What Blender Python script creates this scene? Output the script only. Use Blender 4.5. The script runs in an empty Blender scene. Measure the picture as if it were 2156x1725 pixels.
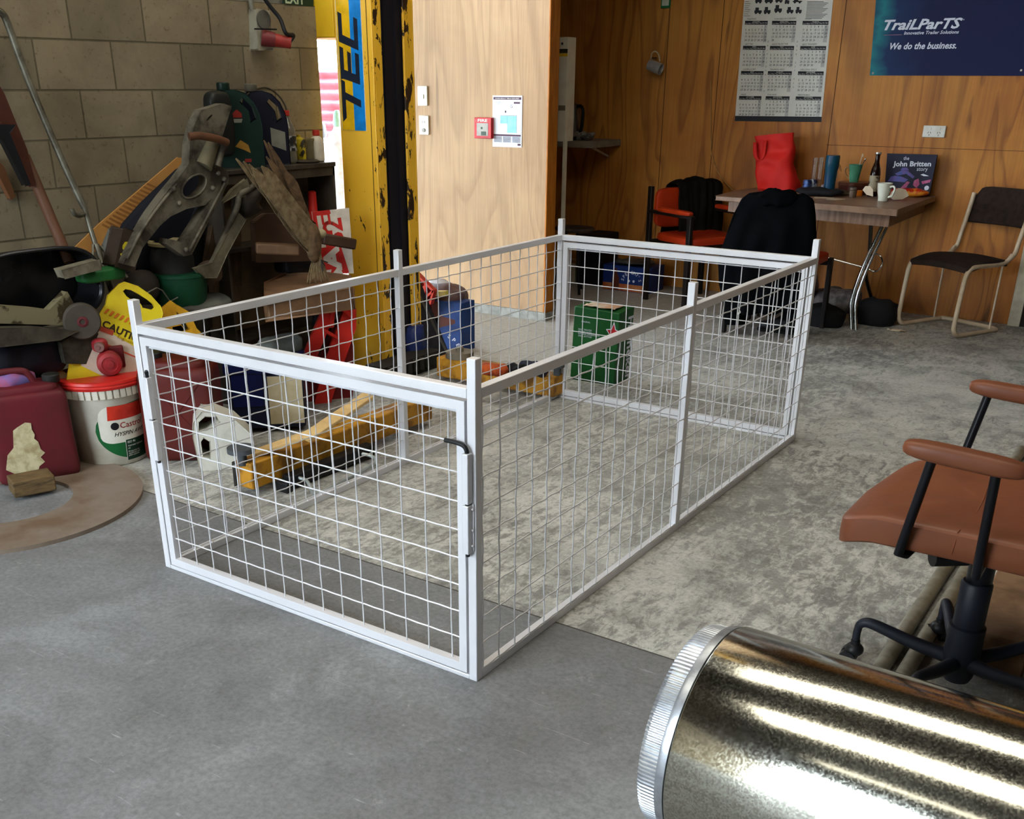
import bpy, math, random
from mathutils import Vector, Matrix, noise
from mathutils.geometry import tessellate_polygon
random.seed(7)
PI=math.pi
COL=bpy.context.scene.collection
# ---------------------------------------------------------------- camera
FPX=2136.97; SX=-37.25; SY=291.55
CAM=Vector((2.4794,-1.7986,1.3806)); ROT=(1.1433,-0.0024,0.5998)
cd=bpy.data.cameras.new('camera'); co=bpy.data.objects.new('camera',cd); COL.objects.link(co)
co.location=CAM; co.rotation_euler=ROT
cd.sensor_width=36; cd.lens=FPX/2156*36; cd.shift_x=-SX/2156; cd.shift_y=SY/2156
cd.clip_start=.05; cd.clip_end=100
bpy.context.scene.camera=co
from mathutils import Euler
RM=Euler(ROT).to_matrix()
def ray(u,v): return RM@Vector(((u-1078-SX)/FPX,-(v-862.5-SY)/FPX,-1))
def Z(u,v,z=0.0): d=ray(u,v); return CAM+d*((z-CAM.z)/d.z)
def Y(u,v,y): d=ray(u,v); return CAM+d*((y-CAM.y)/d.y)
def X(u,v,x): d=ray(u,v); return CAM+d*((x-CAM.x)/d.x)
def PL(u,v,p0,n): d=ray(u,v); n=Vector(n); return CAM+d*((Vector(p0)-CAM).dot(n)/d.dot(n))
def up(u,v,p):
    d=ray(u,v); h=Vector((d.x,d.y)); t=(Vector((p[0],p[1]))-Vector((CAM.x,CAM.y))).dot(h)/h.dot(h); return CAM.z+t*d.z
WA=Vector((-1.43,.42,0)); WB=Vector((-1.29,2.11,0)); WD=(WB-WA).normalized(); WN=Vector((WD.y,-WD.x,0))
def LW(u,v,off=0): return PL(u,v,WA+WN*off,WN)     # point on a plane parallel to the block wall
# ---------------------------------------------------------------- materials
MATS={}
def lin(c):
    r=[]
    for x in c[:3]:
        x=x/255; r.append(x/12.92 if x<=.04045 else ((x+.055)/1.055)**2.4)
    return (*r,1)
def new(name):
    m=bpy.data.materials.new(name); m.use_nodes=True; nt=m.node_tree; b=nt.nodes['Principled BSDF']; return m,nt,b
def N(nt,t,**k):
    n=nt.nodes.new(t)
    for a,b in k.items():
        if a in ('loc',): continue
        try: setattr(n,a,b)
        except Exception: pass
    return n
def noise_node(nt,scale,detail=4,rough=.55,dist=0,vec=None):
    n=nt.nodes.new('ShaderNodeTexNoise'); n.inputs['Scale'].default_value=scale; n.inputs['Detail'].default_value=detail
    n.inputs['Roughness'].default_value=rough; n.inputs['Distortion'].default_value=dist
    if vec is not None: nt.links.new(vec,n.inputs['Vector'])
    return n
def ramp(nt,fac,stops):
    r=nt.nodes.new('ShaderNodeValToRGB'); e=r.color_ramp.elements
    while len(e)<len(stops): e.new(.5)
    for i,(p,c) in enumerate(stops): e[i].position=p; e[i].color=c
    nt.links.new(fac,r.inputs[0]); return r
def mix(nt,fac,a,b,mode='MIX'):
    m=nt.nodes.new('ShaderNodeMix'); m.data_type='RGBA'; m.blend_type=mode
    for s,i in ((fac,0),(a,6),(b,7)):
        if hasattr(s,'links') or isinstance(s,bpy.types.NodeSocket): nt.links.new(s,m.inputs[i])
        else: m.inputs[i].default_value=s
    return m.outputs[2]
def bump(nt,b,h,st,dist=.01):
    n=nt.nodes.new('ShaderNodeBump'); n.inputs['Strength'].default_value=st; n.inputs['Distance'].default_value=dist
    nt.links.new(h,n.inputs['Height']); nt.links.new(n.outputs[0],b.inputs['Normal'])
def M_(name,c,rough=.6,metal=0,c2=None,scale=12,lo=.4,hi=.65,bs=0,bscale=60,trans=0,coat=0,ior=1.45,stretch=None,spec=.3,alpha=1):
    if name in MATS: return MATS[name]
    m,nt,b=new(name)
    b.inputs['Roughness'].default_value=rough; b.inputs['Metallic'].default_value=metal
    b.inputs['Base Color'].default_value=lin(c); b.inputs['IOR'].default_value=ior
    b.inputs['Specular IOR Level'].default_value=spec
    if trans: b.inputs['Transmission Weight'].default_value=trans
    if coat: b.inputs['Coat Weight'].default_value=coat; b.inputs['Coat Roughness'].default_value=.1
    if alpha<1: b.inputs['Alpha'].default_value=alpha
    tc=nt.nodes.new('ShaderNodeTexCoord'); vec=tc.outputs['Object']
    if stretch:
        mp=nt.nodes.new('ShaderNodeMapping'); mp.inputs['Scale'].default_value=stretch; nt.links.new(vec,mp.inputs[0]); vec=mp.outputs[0]
    if c2 is None: c2=tuple(int(x*.86) for x in c)
    n=noise_node(nt,scale,5,.6,.2,vec)
    r=ramp(nt,n.outputs['Fac'],[(lo,lin(c)),(hi,lin(c2))]); nt.links.new(r.outputs[0],b.inputs['Base Color'])
    if bs:
        n2=noise_node(nt,bscale,3,.5,0,vec); bump(nt,b,n2.outputs['Fac'],bs,.004)
    MATS[name]=m; return m
def emis(name,c,s):
    if name in MATS: return MATS[name]
    m,nt,b=new(name); b.inputs['Base Color'].default_value=lin(c); b.inputs['Emission Color'].default_value=lin(c); b.inputs['Emission Strength'].default_value=s
    MATS[name]=m; return m
# ---------------------------------------------------------------- mesh builder
OFF={}
class B:
    def __init__(s): s.v=[]; s.f=[]
    def add(s,vs,fs):
        o=len(s.v); s.v+=[Vector(p) for p in vs]; s.f+=[tuple(o+i for i in f) for f in fs]; return s
    def box(s,a,b):
        x0,y0,z0=[min(p,q) for p,q in zip(a,b)]; x1,y1,z1=[max(p,q) for p,q in zip(a,b)]
        return s.add([(x0,y0,z0),(x1,y0,z0),(x1,y1,z0),(x0,y1,z0),(x0,y0,z1),(x1,y0,z1),(x1,y1,z1),(x0,y1,z1)],
         [(0,3,2,1),(4,5,6,7),(0,1,5,4),(1,2,6,5),(2,3,7,6),(3,0,4,7)])
    def bx(s,c,size,rz=0,rx=0,ry=0):
        R=Euler((rx,ry,rz)).to_matrix(); h=[x/2 for x in size]; c=Vector(c)
        vs=[c+R@Vector((sx*h[0],sy*h[1],sz*h[2])) for sz in (-1,1) for sx,sy in ((-1,-1),(1,-1),(1,1),(-1,1))]
        return s.add(vs,[(0,3,2,1),(4,5,6,7),(0,1,5,4),(1,2,6,5),(2,3,7,6),(3,0,4,7)])
    def beam(s,p,q,w,h,upv=(0,0,1)):
        p=Vector(p);q=Vector(q);d=(q-p).normalized();u=Vector(upv);r=d.cross(u)
        if r.length<1e-4: r=d.cross(Vector((1,0,0)))
        r.normalize();u=r.cross(d)
        vs=[e+r*a*w/2+u*b*h/2 for e in (p,q) for a,b in ((-1,-1),(1,-1),(1,1),(-1,1))]
        return s.add(vs,[(0,3,2,1),(4,5,6,7),(0,1,5,4),(1,2,6,5),(2,3,7,6),(3,0,4,7)])
    def tube(s,path,r,n=10,closed=False,cap=True):
        P=[Vector(p) for p in path]; rs=r if isinstance(r,(list,tuple)) else [r]*len(P)
        m=len(P); rings=[]; prev=None
        for i in range(m):
            if closed: t=P[(i+1)%m]-P[i-1]
            else: t=(P[min(i+1,m-1)]-P[max(i-1,0)])
            t.normalize()
            if prev is None:
                a=Vector((0,0,1)) if abs(t.z)<.9 else Vector((1,0,0)); nrm=t.cross(a).normalized()
            else: nrm=(prev-t*prev.dot(t)).normalized()
            prev=nrm; bn=t.cross(nrm)
            rings.append([P[i]+(nrm*math.cos(2*PI*k/n)+bn*math.sin(2*PI*k/n))*rs[i] for k in range(n)])
        o=len(s.v)
        for R in rings: s.v+=R
        for i in range(m if closed else m-1):
            j=(i+1)%m
            for k in range(n): s.f.append((o+i*n+k,o+i*n+(k+1)%n,o+j*n+(k+1)%n,o+j*n+k))
        if cap and not closed:
            s.f.append(tuple(o+k for k in range(n))[::-1]); s.f.append(tuple(o+(m-1)*n+k for k in range(n)))
        return s
    def cyl(s,p,q,r,r2=None,n=24): return s.tube([p,q],[r,r if r2 is None else r2],n)
    def lathe(s,prof,c=(0,0,0),n=32,ax=None,sx=1,sy=1):
        c=Vector(c); R=Matrix.Identity(3)
        if ax is not None: R=Vector((0,0,1)).rotation_difference(Vector(ax)).to_matrix()
        o=len(s.v); m=len(prof)
        for r,z in prof:
            for k in range(n): s.v.append(c+R@Vector((r*math.cos(2*PI*k/n)*sx,r*math.sin(2*PI*k/n)*sy,z)))
        for i in range(m-1):
            for k in range(n): s.f.append((o+i*n+k,o+i*n+(k+1)%n,o+(i+1)*n+(k+1)%n,o+(i+1)*n+k))
        s.f.append(tuple(o+k for k in range(n))[::-1]); s.f.append(tuple(o+(m-1)*n+k for k in range(n)))
        return s
    def sph(s,c,r,n=16,m=10,sc=(1,1,1),jit=0,seed=0):
        c=Vector(c); o=len(s.v)
        for i in range(m+1):
            a=PI*i/m
            for k in range(n):
                d=Vector((math.sin(a)*math.cos(2*PI*k/n),math.sin(a)*math.sin(2*PI*k/n),math.cos(a)))
                q=r*(1+jit*noise.noise(d*2.2+Vector((seed,seed,0))))
                s.v.append(c+Vector((d.x*sc[0],d.y*sc[1],d.z*sc[2]))*q)
        for i in range(m):
            for k in range(n): s.f.append((o+i*n+k,o+(i+1)*n+k,o+(i+1)*n+(k+1)%n,o+i*n+(k+1)%n))
        return s
    def plate(s,loops,th):
        """loops: list of 3D point loops (first outer, rest holes) on one plane; extruded by vector th"""
        L=[[Vector(p) for p in l] for l in loops]; th=Vector(th); flat=[p for l in L for p in l]
        tris=tessellate_polygon(L); n=len(flat); o=len(s.v)
        s.v+=flat+[p+th for p in flat]
        for a,b,c in tris: s.f+=[(o+a,o+b,o+c),(o+n+c,o+n+b,o+n+a)]
        k=0
        for l in L:
            for i in range(len(l)):
                j=(i+1)%len(l); s.f.append((o+k+i,o+k+j,o+n+k+j,o+n+k+i))
            k+=len(l)
        return s
    def grid(s,fn,nu,nv,th=None):
        o=len(s.v)
        for j in range(nv+1):
            for i in range(nu+1): s.v.append(Vector(fn(i/nu,j/nv)))
        for j in range(nv):
            for i in range(nu): a=o+j*(nu+1)+i; s.f.append((a,a+1,a+nu+2,a+nu+1))
        if th is not None:
            th=Vector(th); n=(nu+1)*(nv+1); base=s.v[o:o+n]; s.v+=[p+th for p in base]
            for j in range(nv):
                for i in range(nu): a=o+n+j*(nu+1)+i; s.f.append((a,a+nu+1,a+nu+2,a+1))
            bd=[j for j in range(nu)]+[nu+(nu+1)*j for j in range(nv)]+[n-1-j for j in range(nu)]+[(nu+1)*(nv-j) for j in range(nv)]
            for k in range(len(bd)): a=bd[k];b=bd[(k+1)%len(bd)]; s.f.append((o+b,o+a,o+n+a,o+n+b))
        return s
    def text(s,t,org,right,upv,size=None,width=None,height=None,bold=0,shear=0,ext=.0004,align='LEFT',sp=1.0):
        cu=bpy.data.curves.new('t','FONT'); cu.body=t; cu.size=1; cu.offset=bold; cu.shear=shear; cu.align_x=align; cu.space_character=sp
        cu.extrude=0; cu.resolution_u=2
        ob=bpy.data.objects.new('t',cu); me=bpy.data.meshes.new_from_object(ob)
        xs=[v.co.x for v in me.vertices]; ys=[v.co.y for v in me.vertices]
        if not xs: return s
        w=max(xs)-min(xs); h=max(ys)-min(ys)
        if width: kx=width/w; ky=kx if not height else height/h
        else: kx=ky=size
        r=Vector(right).normalized(); u=Vector(upv); u=(u-r*u.dot(r)).normalized(); nn=r.cross(u)
        x0=min(xs) if (width and align=='LEFT') else 0
        vs=[Vector(org)+r*(v.co.x-x0)*kx+u*v.co.y*ky+nn*ext for v in me.vertices]
        s.add(vs,[tuple(p.vertices) for p in me.polygons])
        bpy.data.meshes.remove(me); bpy.data.objects.remove(ob); bpy.data.curves.remove(cu); return s
    def map(s,fn,start=0):
        for i in range(start,len(s.v)): s.v[i]=Vector(fn(s.v[i]))
        return s
    def build(s,name,mat,parent=None,bevel=0,sub=0,smooth=40,kind=None,label=None,cat=None,group=None,solid=0,segs=2,**kw):
        me=bpy.data.meshes.new(name)
        if parent is not None:
            L,rz=OFF[parent.name]; c=math.cos(-rz); sn=math.sin(-rz)
            if kw.get('local'): vs=s.v
            else: vs=[Vector((c*(p.x-L.x)-sn*(p.y-L.y),sn*(p.x-L.x)+c*(p.y-L.y),p.z-L.z)) for p in s.v]
        else:
            xs=[p.x for p in s.v]; ys=[p.y for p in s.v]; zs=[p.z for p in s.v]
            L=Vector(((min(xs)+max(xs))/2,(min(ys)+max(ys))/2,min(zs))) if not kw.get('noorg') else Vector((0,0,0)); rz=0
            vs=[p-L for p in s.v]
        me.from_pydata([tuple(p) for p in vs],[],s.f); me.validate(); me.update()
        ms=mat if isinstance(mat,(list,tuple)) else [mat]
        for m in ms: me.materials.append(m)
        o=bpy.data.objects.new(name,me); COL.objects.link(o)
        if parent is not None: o.parent=parent; OFF[o.name]=OFF[parent.name]
        else: o.location=L; OFF[o.name]=(L,0)
        if smooth:
            me.polygons.foreach_set('use_smooth',[True]*len(me.polygons))
            try: me.set_sharp_from_angle(angle=math.radians(smooth))
            except Exception: pass
        if solid:
            md=o.modifiers.new('solid','SOLIDIFY'); md.thickness=solid; md.offset=0
        if bevel:
            md=o.modifiers.new('bevel','BEVEL'); md.width=bevel; md.segments=segs; md.limit_method='ANGLE'; md.angle_limit=math.radians(40); md.use_clamp_overlap=True
        if sub:
            md=o.modifiers.new('sub','SUBSURF'); md.levels=sub; md.render_levels=sub
        if kind: o['kind']=kind
        if label: o['label']=label
        if cat: o['category']=cat
        if group: o['group']=group
        return o
def thing(name,label,cat,loc=(0,0,0),rz=0,group=None):
    o=bpy.data.objects.new(name,None); COL.objects.link(o); o.location=loc; o.rotation_euler=(0,0,rz); o.empty_display_size=.05
    o['label']=label; o['category']=cat
    if group: o['group']=group
    OFF[o.name]=(Vector(loc),rz); return o
def arc(c,r,a0,a1,n,e1,e2):
    c=Vector(c);e1=Vector(e1);e2=Vector(e2)
    return [c+e1*r*math.cos(a0+(a1-a0)*i/n)+e2*r*math.sin(a0+(a1-a0)*i/n) for i in range(n+1)]
def bez(pts,n=10):
    """Catmull-Rom through points"""
    P=[Vector(p) for p in pts]; P=[P[0]*2-P[1]]+P+[P[-1]*2-P[-2]]; out=[]
    for i in range(1,len(P)-2):
        for k in range(n):
            t=k/n; a,b,c,d=P[i-1],P[i],P[i+1],P[i+2]
            out.append(.5*((2*b)+(c-a)*t+(2*a-5*b+4*c-d)*t*t+(3*b-a-3*c+d)*t**3))
    out.append(P[-2]); return out
def rbox(c,size,e=.25,n=20,m=16):
    """superellipsoid cushion shape around centre c"""
    b=B(); h=[x/2 for x in size]; c=Vector(c)
    def sg(x,p): return math.copysign(abs(x)**p,x)
    o=0
    for i in range(m+1):
        a=-PI/2+PI*i/m
        for k in range(n):
            t=2*PI*k/n
            b.v.append(c+Vector((h[0]*sg(math.cos(a),e)*sg(math.cos(t),e),h[1]*sg(math.cos(a),e)*sg(math.sin(t),e),h[2]*sg(math.sin(a),e))))
    for i in range(m):
        for k in range(n): b.f.append((i*n+k,i*n+(k+1)%n,(i+1)*n+(k+1)%n,(i+1)*n+k))
    return b
def cloth(pts2,nu=14,nv=14):
    pass
# ================================================================ room materials
def m_floor():
    m,nt,b=new('worn_concrete'); tc=nt.nodes.new('ShaderNodeTexCoord'); v=tc.outputs['Object']
    sep=nt.nodes.new('ShaderNodeSeparateXYZ'); nt.links.new(v,sep.inputs[0])
    n1=noise_node(nt,1.6,6,.6,.3,v); n2=noise_node(nt,26,8,.75,.6,v); n3=noise_node(nt,70,5,.7,0,v); n4=noise_node(nt,3.2,12,.72,.4,v)
    mp=nt.nodes.new('ShaderNodeMapping'); mp.inputs['Scale'].default_value=(3,1.1,1); mp.inputs['Rotation'].default_value=(0,0,.5); nt.links.new(v,mp.inputs[0])
    n5=noise_node(nt,9,14,.8,.6,mp.outputs[0])
    # smooth front slab
    front=ramp(nt,n1.outputs['Fac'],[(.3,lin((102,102,101))),(.55,lin((124,125,126))),(.75,lin((146,148,150)))]).outputs[0]
    fsp=ramp(nt,n2.outputs['Fac'],[(.62,(0,0,0,1)),(.7,(1,1,1,1))]).outputs[0]
    front=mix(nt,fsp,front,lin((150,150,150)))
    fdk=ramp(nt,n4.outputs['Fac'],[(.5,(0,0,0,1)),(.72,(.55,.55,.55,1))]).outputs[0]
    front=mix(nt,fdk,front,lin((82,81,78)))
    ms=nt.nodes.new('ShaderNodeMapping'); ms.inputs['Scale'].default_value=(1,14,1); ms.inputs['Rotation'].default_value=(0,0,.7); nt.links.new(v,ms.inputs[0])
    ns=noise_node(nt,7,6,.6,.5,ms.outputs[0]); sc_=ramp(nt,ns.outputs['Fac'],[(.66,(0,0,0,1)),(.70,(.55,.55,.55,1)),(.73,(0,0,0,1))]).outputs[0]
    front=mix(nt,sc_,front,lin((176,178,180)))
    ns2=noise_node(nt,9,12,.8,.3,v); sp2=ramp(nt,ns2.outputs['Fac'],[(.60,(0,0,0,1)),(.68,(.5,.5,.5,1))]).outputs[0]
    front=mix(nt,sp2,front,lin((160,160,158)))
    # worn painted slab behind the joint
    back=ramp(nt,n1.outputs['Fac'],[(.3,lin((122,121,116))),(.6,lin((150,149,143)))]).outputs[0]
    sub=nt.nodes.new('ShaderNodeMath'); sub.operation='ADD'; nt.links.new(n5.outputs['Fac'],sub.inputs[0])
    s2=nt.nodes.new('ShaderNodeMath'); s2.operation='MULTIPLY'; s2.inputs[1].default_value=.45; nt.links.new(n2.outputs['Fac'],s2.inputs[0]); nt.links.new(s2.outputs[0],sub.inputs[1])
    reg=noise_node(nt,.9,3,.5,.3,v); s3=nt.nodes.new('ShaderNodeMath'); s3.operation='MULTIPLY_ADD'; s3.inputs[1].default_value=.5; nt.links.new(reg.outputs['Fac'],s3.inputs[0]); nt.links.new(sub.outputs[0],s3.inputs[2])
    patch=ramp(nt,s3.outputs[0],[(.90,(0,0,0,1)),(1.0,(.9,.9,.9,1))]).outputs[0]
    back=mix(nt,patch,back,lin((192,191,183)))
    dk=ramp(nt,n4.outputs['Fac'],[(.44,(0,0,0,1)),(.70,(.8,.8,.8,1))]).outputs[0]
    back=mix(nt,dk,back,lin((92,91,87)))
    # joint
    r=nt.nodes.new('ShaderNodeMath'); r.operation='GREATER_THAN'; r.inputs[1].default_value=.385; nt.links.new(sep.outputs['Y'],r.inputs[0])
    col=mix(nt,r.outputs[0],front,back)
    # paler floor beyond the cage: daylight from the side opening put into its colour
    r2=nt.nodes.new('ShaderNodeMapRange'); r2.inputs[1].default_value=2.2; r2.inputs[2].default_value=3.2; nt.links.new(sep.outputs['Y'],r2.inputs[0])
    lit_floor=ramp(nt,n2.outputs['Fac'],[(.3,lin((160,157,147))),(.7,lin((190,187,178)))]).outputs[0]
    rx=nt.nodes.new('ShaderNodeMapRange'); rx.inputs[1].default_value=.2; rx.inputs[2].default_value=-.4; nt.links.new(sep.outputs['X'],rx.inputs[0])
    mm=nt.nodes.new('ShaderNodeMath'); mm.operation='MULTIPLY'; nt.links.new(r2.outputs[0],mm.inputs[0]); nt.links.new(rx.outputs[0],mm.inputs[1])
    col=mix(nt,mm.outputs[0],col,lit_floor)
    g=ramp(nt,n3.outputs['Fac'],[(.35,(.75,.75,.75,1)),(.6,(1.05,1.05,1.05,1))]).outputs[0]
    col=mix(nt,1.0,col,g,'MULTIPLY')
    # fine crack at the joint
    d=nt.nodes.new('ShaderNodeMath'); d.operation='SUBTRACT'; d.inputs[1].default_value=.385; nt.links.new(sep.outputs['Y'],d.inputs[0])
    a=nt.nodes.new('ShaderNodeMath'); a.operation='ABSOLUTE'; nt.links.new(d.outputs[0],a.inputs[0])
    l=nt.nodes.new('ShaderNodeMath'); l.operation='LESS_THAN'; l.inputs[1].default_value=.003; nt.links.new(a.outputs[0],l.inputs[0])
    col=mix(nt,l.outputs[0],col,lin((60,58,52)))
    nt.links.new(col,b.inputs['Base Color'])
    rr=ramp(nt,n4.outputs['Fac'],[(.35,(.5,.5,.5,1)),(.7,(.8,.8,.8,1))]).outputs[0]; nt.links.new(rr,b.inputs['Roughness'])
    b.inputs['Specular IOR Level'].default_value=.35
    bump(nt,b,n2.outputs['Fac'],.12,.004)
    return m
def m_block():
    m,nt,b=new('concrete_block'); tc=nt.nodes.new('ShaderNodeTexCoord'); v=tc.outputs['Object']
    sep=nt.nodes.new('ShaderNodeSeparateXYZ'); nt.links.new(v,sep.inputs[0]); cb=nt.nodes.new('ShaderNodeCombineXYZ')
    nt.links.new(sep.outputs['Y'],cb.inputs[0]); nt.links.new(sep.outputs['Z'],cb.inputs[1])
    mp=nt.nodes.new('ShaderNodeMapping'); mp.inputs['Location'].default_value=(-.105,-.10,0); nt.links.new(cb.outputs[0],mp.inputs[0])
    br=nt.nodes.new('ShaderNodeTexBrick'); br.inputs['Scale'].default_value=1; br.inputs['Brick Width'].default_value=.33; br.inputs['Row Height'].default_value=.18
    br.inputs['Mortar Size'].default_value=.004; br.inputs['Mortar Smooth'].default_value=.4; br.offset=.5; br.offset_frequency=2
    br.inputs['Color1'].default_value=lin((128,117,97)); br.inputs['Color2'].default_value=lin((110,101,84)); br.inputs['Mortar'].default_value=lin((86,80,64))
    nt.links.new(mp.outputs[0],br.inputs[0])
    n=noise_node(nt,48,5,.75,0,v); sp=ramp(nt,n.outputs['Fac'],[(.30,(.35,.33,.3,1)),(.42,(1,1,1,1))]).outputs[0]
    n2=noise_node(nt,4,5,.6,.5,v); st=ramp(nt,n2.outputs['Fac'],[(.35,(.78,.76,.74,1)),(.65,(1.08,1.07,1.03,1))]).outputs[0]
    c=mix(nt,.7,br.outputs['Color'],sp,'MULTIPLY'); c=mix(nt,1.0,c,st,'MULTIPLY')
    nt.links.new(c,b.inputs['Base Color']); b.inputs['Roughness'].default_value=.95; b.inputs['Specular IOR Level'].default_value=.1
    inv=nt.nodes.new('ShaderNodeMath'); inv.operation='SUBTRACT'; inv.inputs[0].default_value=1; nt.links.new(br.outputs['Fac'],inv.inputs[1])
    ad=nt.nodes.new('ShaderNodeMath'); ad.operation='MULTIPLY_ADD'; ad.inputs[1].default_value=.35; nt.links.new(n.outputs['Fac'],ad.inputs[0]); nt.links.new(inv.outputs[0],ad.inputs[2])
    bump(nt,b,ad.outputs[0],.6,.008); return m
def m_ply(name,base,dark,light,seed=0,axis='XZ',rough=.55,stain=.5,gr=.3):
    m,nt,b=new(name); tc=nt.nodes.new('ShaderNodeTexCoord')
    mp=nt.nodes.new('ShaderNodeMapping'); mp.inputs['Location'].default_value=(seed,seed*.7,seed*.3); nt.links.new(tc.outputs['Object'],mp.inputs[0])
    m2=nt.nodes.new('ShaderNodeMapping'); m2.inputs['Scale'].default_value=(1,1,.16); nt.links.new(mp.outputs[0],m2.inputs[0])
    low=noise_node(nt,2.2,2,.5,.6,m2.outputs[0])
    # contour lines of a smooth noise field = cathedral grain
    mu=nt.nodes.new('ShaderNodeMath'); mu.operation='MULTIPLY'; mu.inputs[1].default_value=11; nt.links.new(low.outputs['Fac'],mu.inputs[0])
    fr=nt.nodes.new('ShaderNodeMath'); fr.operation='FRACT'; nt.links.new(mu.outputs[0],fr.inputs[0])
    g=ramp(nt,fr.outputs[0],[(0,(0,0,0,1)),(.55,(.15,.15,.15,1)),(.86,(1,1,1,1)),(1,(0,0,0,1))]).outputs[0]
    m3=nt.nodes.new('ShaderNodeMapping'); m3.inputs['Scale'].default_value=(40,40,1.2); nt.links.new(mp.outputs[0],m3.inputs[0])
    fine=noise_node(nt,2,4,.6,.1,m3.outputs[0])
    big=noise_node(nt,1.3,4,.6,.4,mp.outputs[0])
    c=ramp(nt,big.outputs['Fac'],[(.32,lin(base)),(.66,lin(light))]).outputs[0]
    gm=nt.nodes.new('ShaderNodeMath'); gm.operation='MULTIPLY'; gm.inputs[1].default_value=gr; nt.links.new(g,gm.inputs[0])
    c=mix(nt,gm.outputs[0],c,lin(dark))
    ff=ramp(nt,fine.outputs['Fac'],[(.3,(.82,.8,.78,1)),(.7,(1.06,1.06,1.06,1))]).outputs[0]
    c=mix(nt,1.0,c,ff,'MULTIPLY')
    kn=noise_node(nt,7,3,.5,.3,m2.outputs[0]); k=ramp(nt,kn.outputs['Fac'],[(.70,(0,0,0,1)),(.76,(stain,stain,stain,1))]).outputs[0]
    c=mix(nt,k,c,lin(tuple(int(x*.45) for x in dark)))
    nt.links.new(c,b.inputs['Base Color']); b.inputs['Roughness'].default_value=rough; b.inputs['Specular IOR Level'].default_value=.35
    bump(nt,b,fine.outputs['Fac'],.06,.003); return m
def m_galv():
    m,nt,b=new('bright_galvanised_sheet'); tc=nt.nodes.new('ShaderNodeTexCoord'); v=tc.outputs['Object']
    vo=nt.nodes.new('ShaderNodeTexVoronoi'); vo.inputs['Scale'].default_value=300; nt.links.new(v,vo.inputs['Vector'])
    c=ramp(nt,vo.outputs['Color'],[(.2,lin((176,174,160))),(.8,lin((214,212,198)))]).outputs[0]; nt.links.new(c,b.inputs['Base Color'])
    b.inputs['Metallic'].default_value=1; r=ramp(nt,vo.outputs['Color'],[(.2,(.12,.12,.12,1)),(.9,(.17,.17,.17,1))]).outputs[0]; nt.links.new(r,b.inputs['Roughness'])
    n=noise_node(nt,2,3,.5,.2,v); n2=noise_node(nt,260,2,.5,0,v)
    ad=nt.nodes.new('ShaderNodeMath'); ad.operation='MULTIPLY_ADD'; ad.inputs[1].default_value=.012; nt.links.new(n2.outputs['Fac'],ad.inputs[0]); nt.links.new(n.outputs['Fac'],ad.inputs[2])
    bump(nt,b,ad.outputs[0],.03,.006); return m
def m_chip(th=.635,sc=16,nm='chipped_yellow_paint'):
    m,nt,b=new(nm); tc=nt.nodes.new('ShaderNodeTexCoord'); v=tc.outputs['Object']
    mp=nt.nodes.new('ShaderNodeMapping'); mp.inputs['Scale'].default_value=(1.6,1.6,.7); nt.links.new(v,mp.inputs[0])
    n=noise_node(nt,sc,6,.65,.5,mp.outputs[0]); n2=noise_node(nt,3,3,.5,0,v)
    c=ramp(nt,n2.outputs['Fac'],[(.3,lin((240,182,44))),(.7,lin((250,198,62)))]).outputs[0]
    k=ramp(nt,n.outputs['Fac'],[(th,(0,0,0,1)),(th+.015,(1,1,1,1))]).outputs[0]
    c=mix(nt,k,c,lin((46,30,16))); nt.links.new(c,b.inputs['Base Color']); b.inputs['Roughness'].default_value=.42; bump(nt,b,k,-.2,.003); return m
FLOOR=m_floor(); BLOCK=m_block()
PLY1=m_ply('pale_plywood',(158,124,86),(112,80,44),(178,146,106),3,stain=.4)
PLY2=m_ply('orange_plywood',(166,98,32),(96,48,14),(196,134,54),11,stain=.9,gr=.5)
PINE=M_('orange_pine_trim',(176,108,32),.5,c2=(150,86,22),scale=6,stretch=(8,8,1))
GALV=m_galv(); CHIP=m_chip(); CHIP2=m_chip(.545,11,'badly_chipped_yellow_paint')
SILVER=M_('silver_galvanised_paint',(218,219,223),.36,.25,c2=(213,214,218),scale=8,bs=.05,bscale=200)
BLACKP=M_('black_plastic',(20,21,24),.45); BLK=M_('black_steel',(22,23,28),.38,.2)
# ================================================================ room
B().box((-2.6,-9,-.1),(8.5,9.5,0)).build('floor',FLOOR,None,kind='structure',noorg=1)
def wallseg(name,mat,pts,z0,z1,th): # pts p->q, thickness vector
    p,q=[Vector((*a,0)) for a in pts]; t=Vector((*th,0))
    b=B(); lo=[p,q,q+t,p+t]
    b.add([a+Vector((0,0,z0)) for a in lo]+[a+Vector((0,0,z1)) for a in lo],[(0,3,2,1),(4,5,6,7),(0,1,5,4),(1,2,6,5),(2,3,7,6),(3,0,4,7)])
    return b.build(name,mat,None,kind='structure',noorg=1,smooth=0)
e0=WA-WD*4.7; e1=WB+WD*.09
wallseg('wall_left',BLOCK,[(e0.x,e0.y),(e1.x,e1.y)],0,1.72,(-.16,.012))
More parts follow.
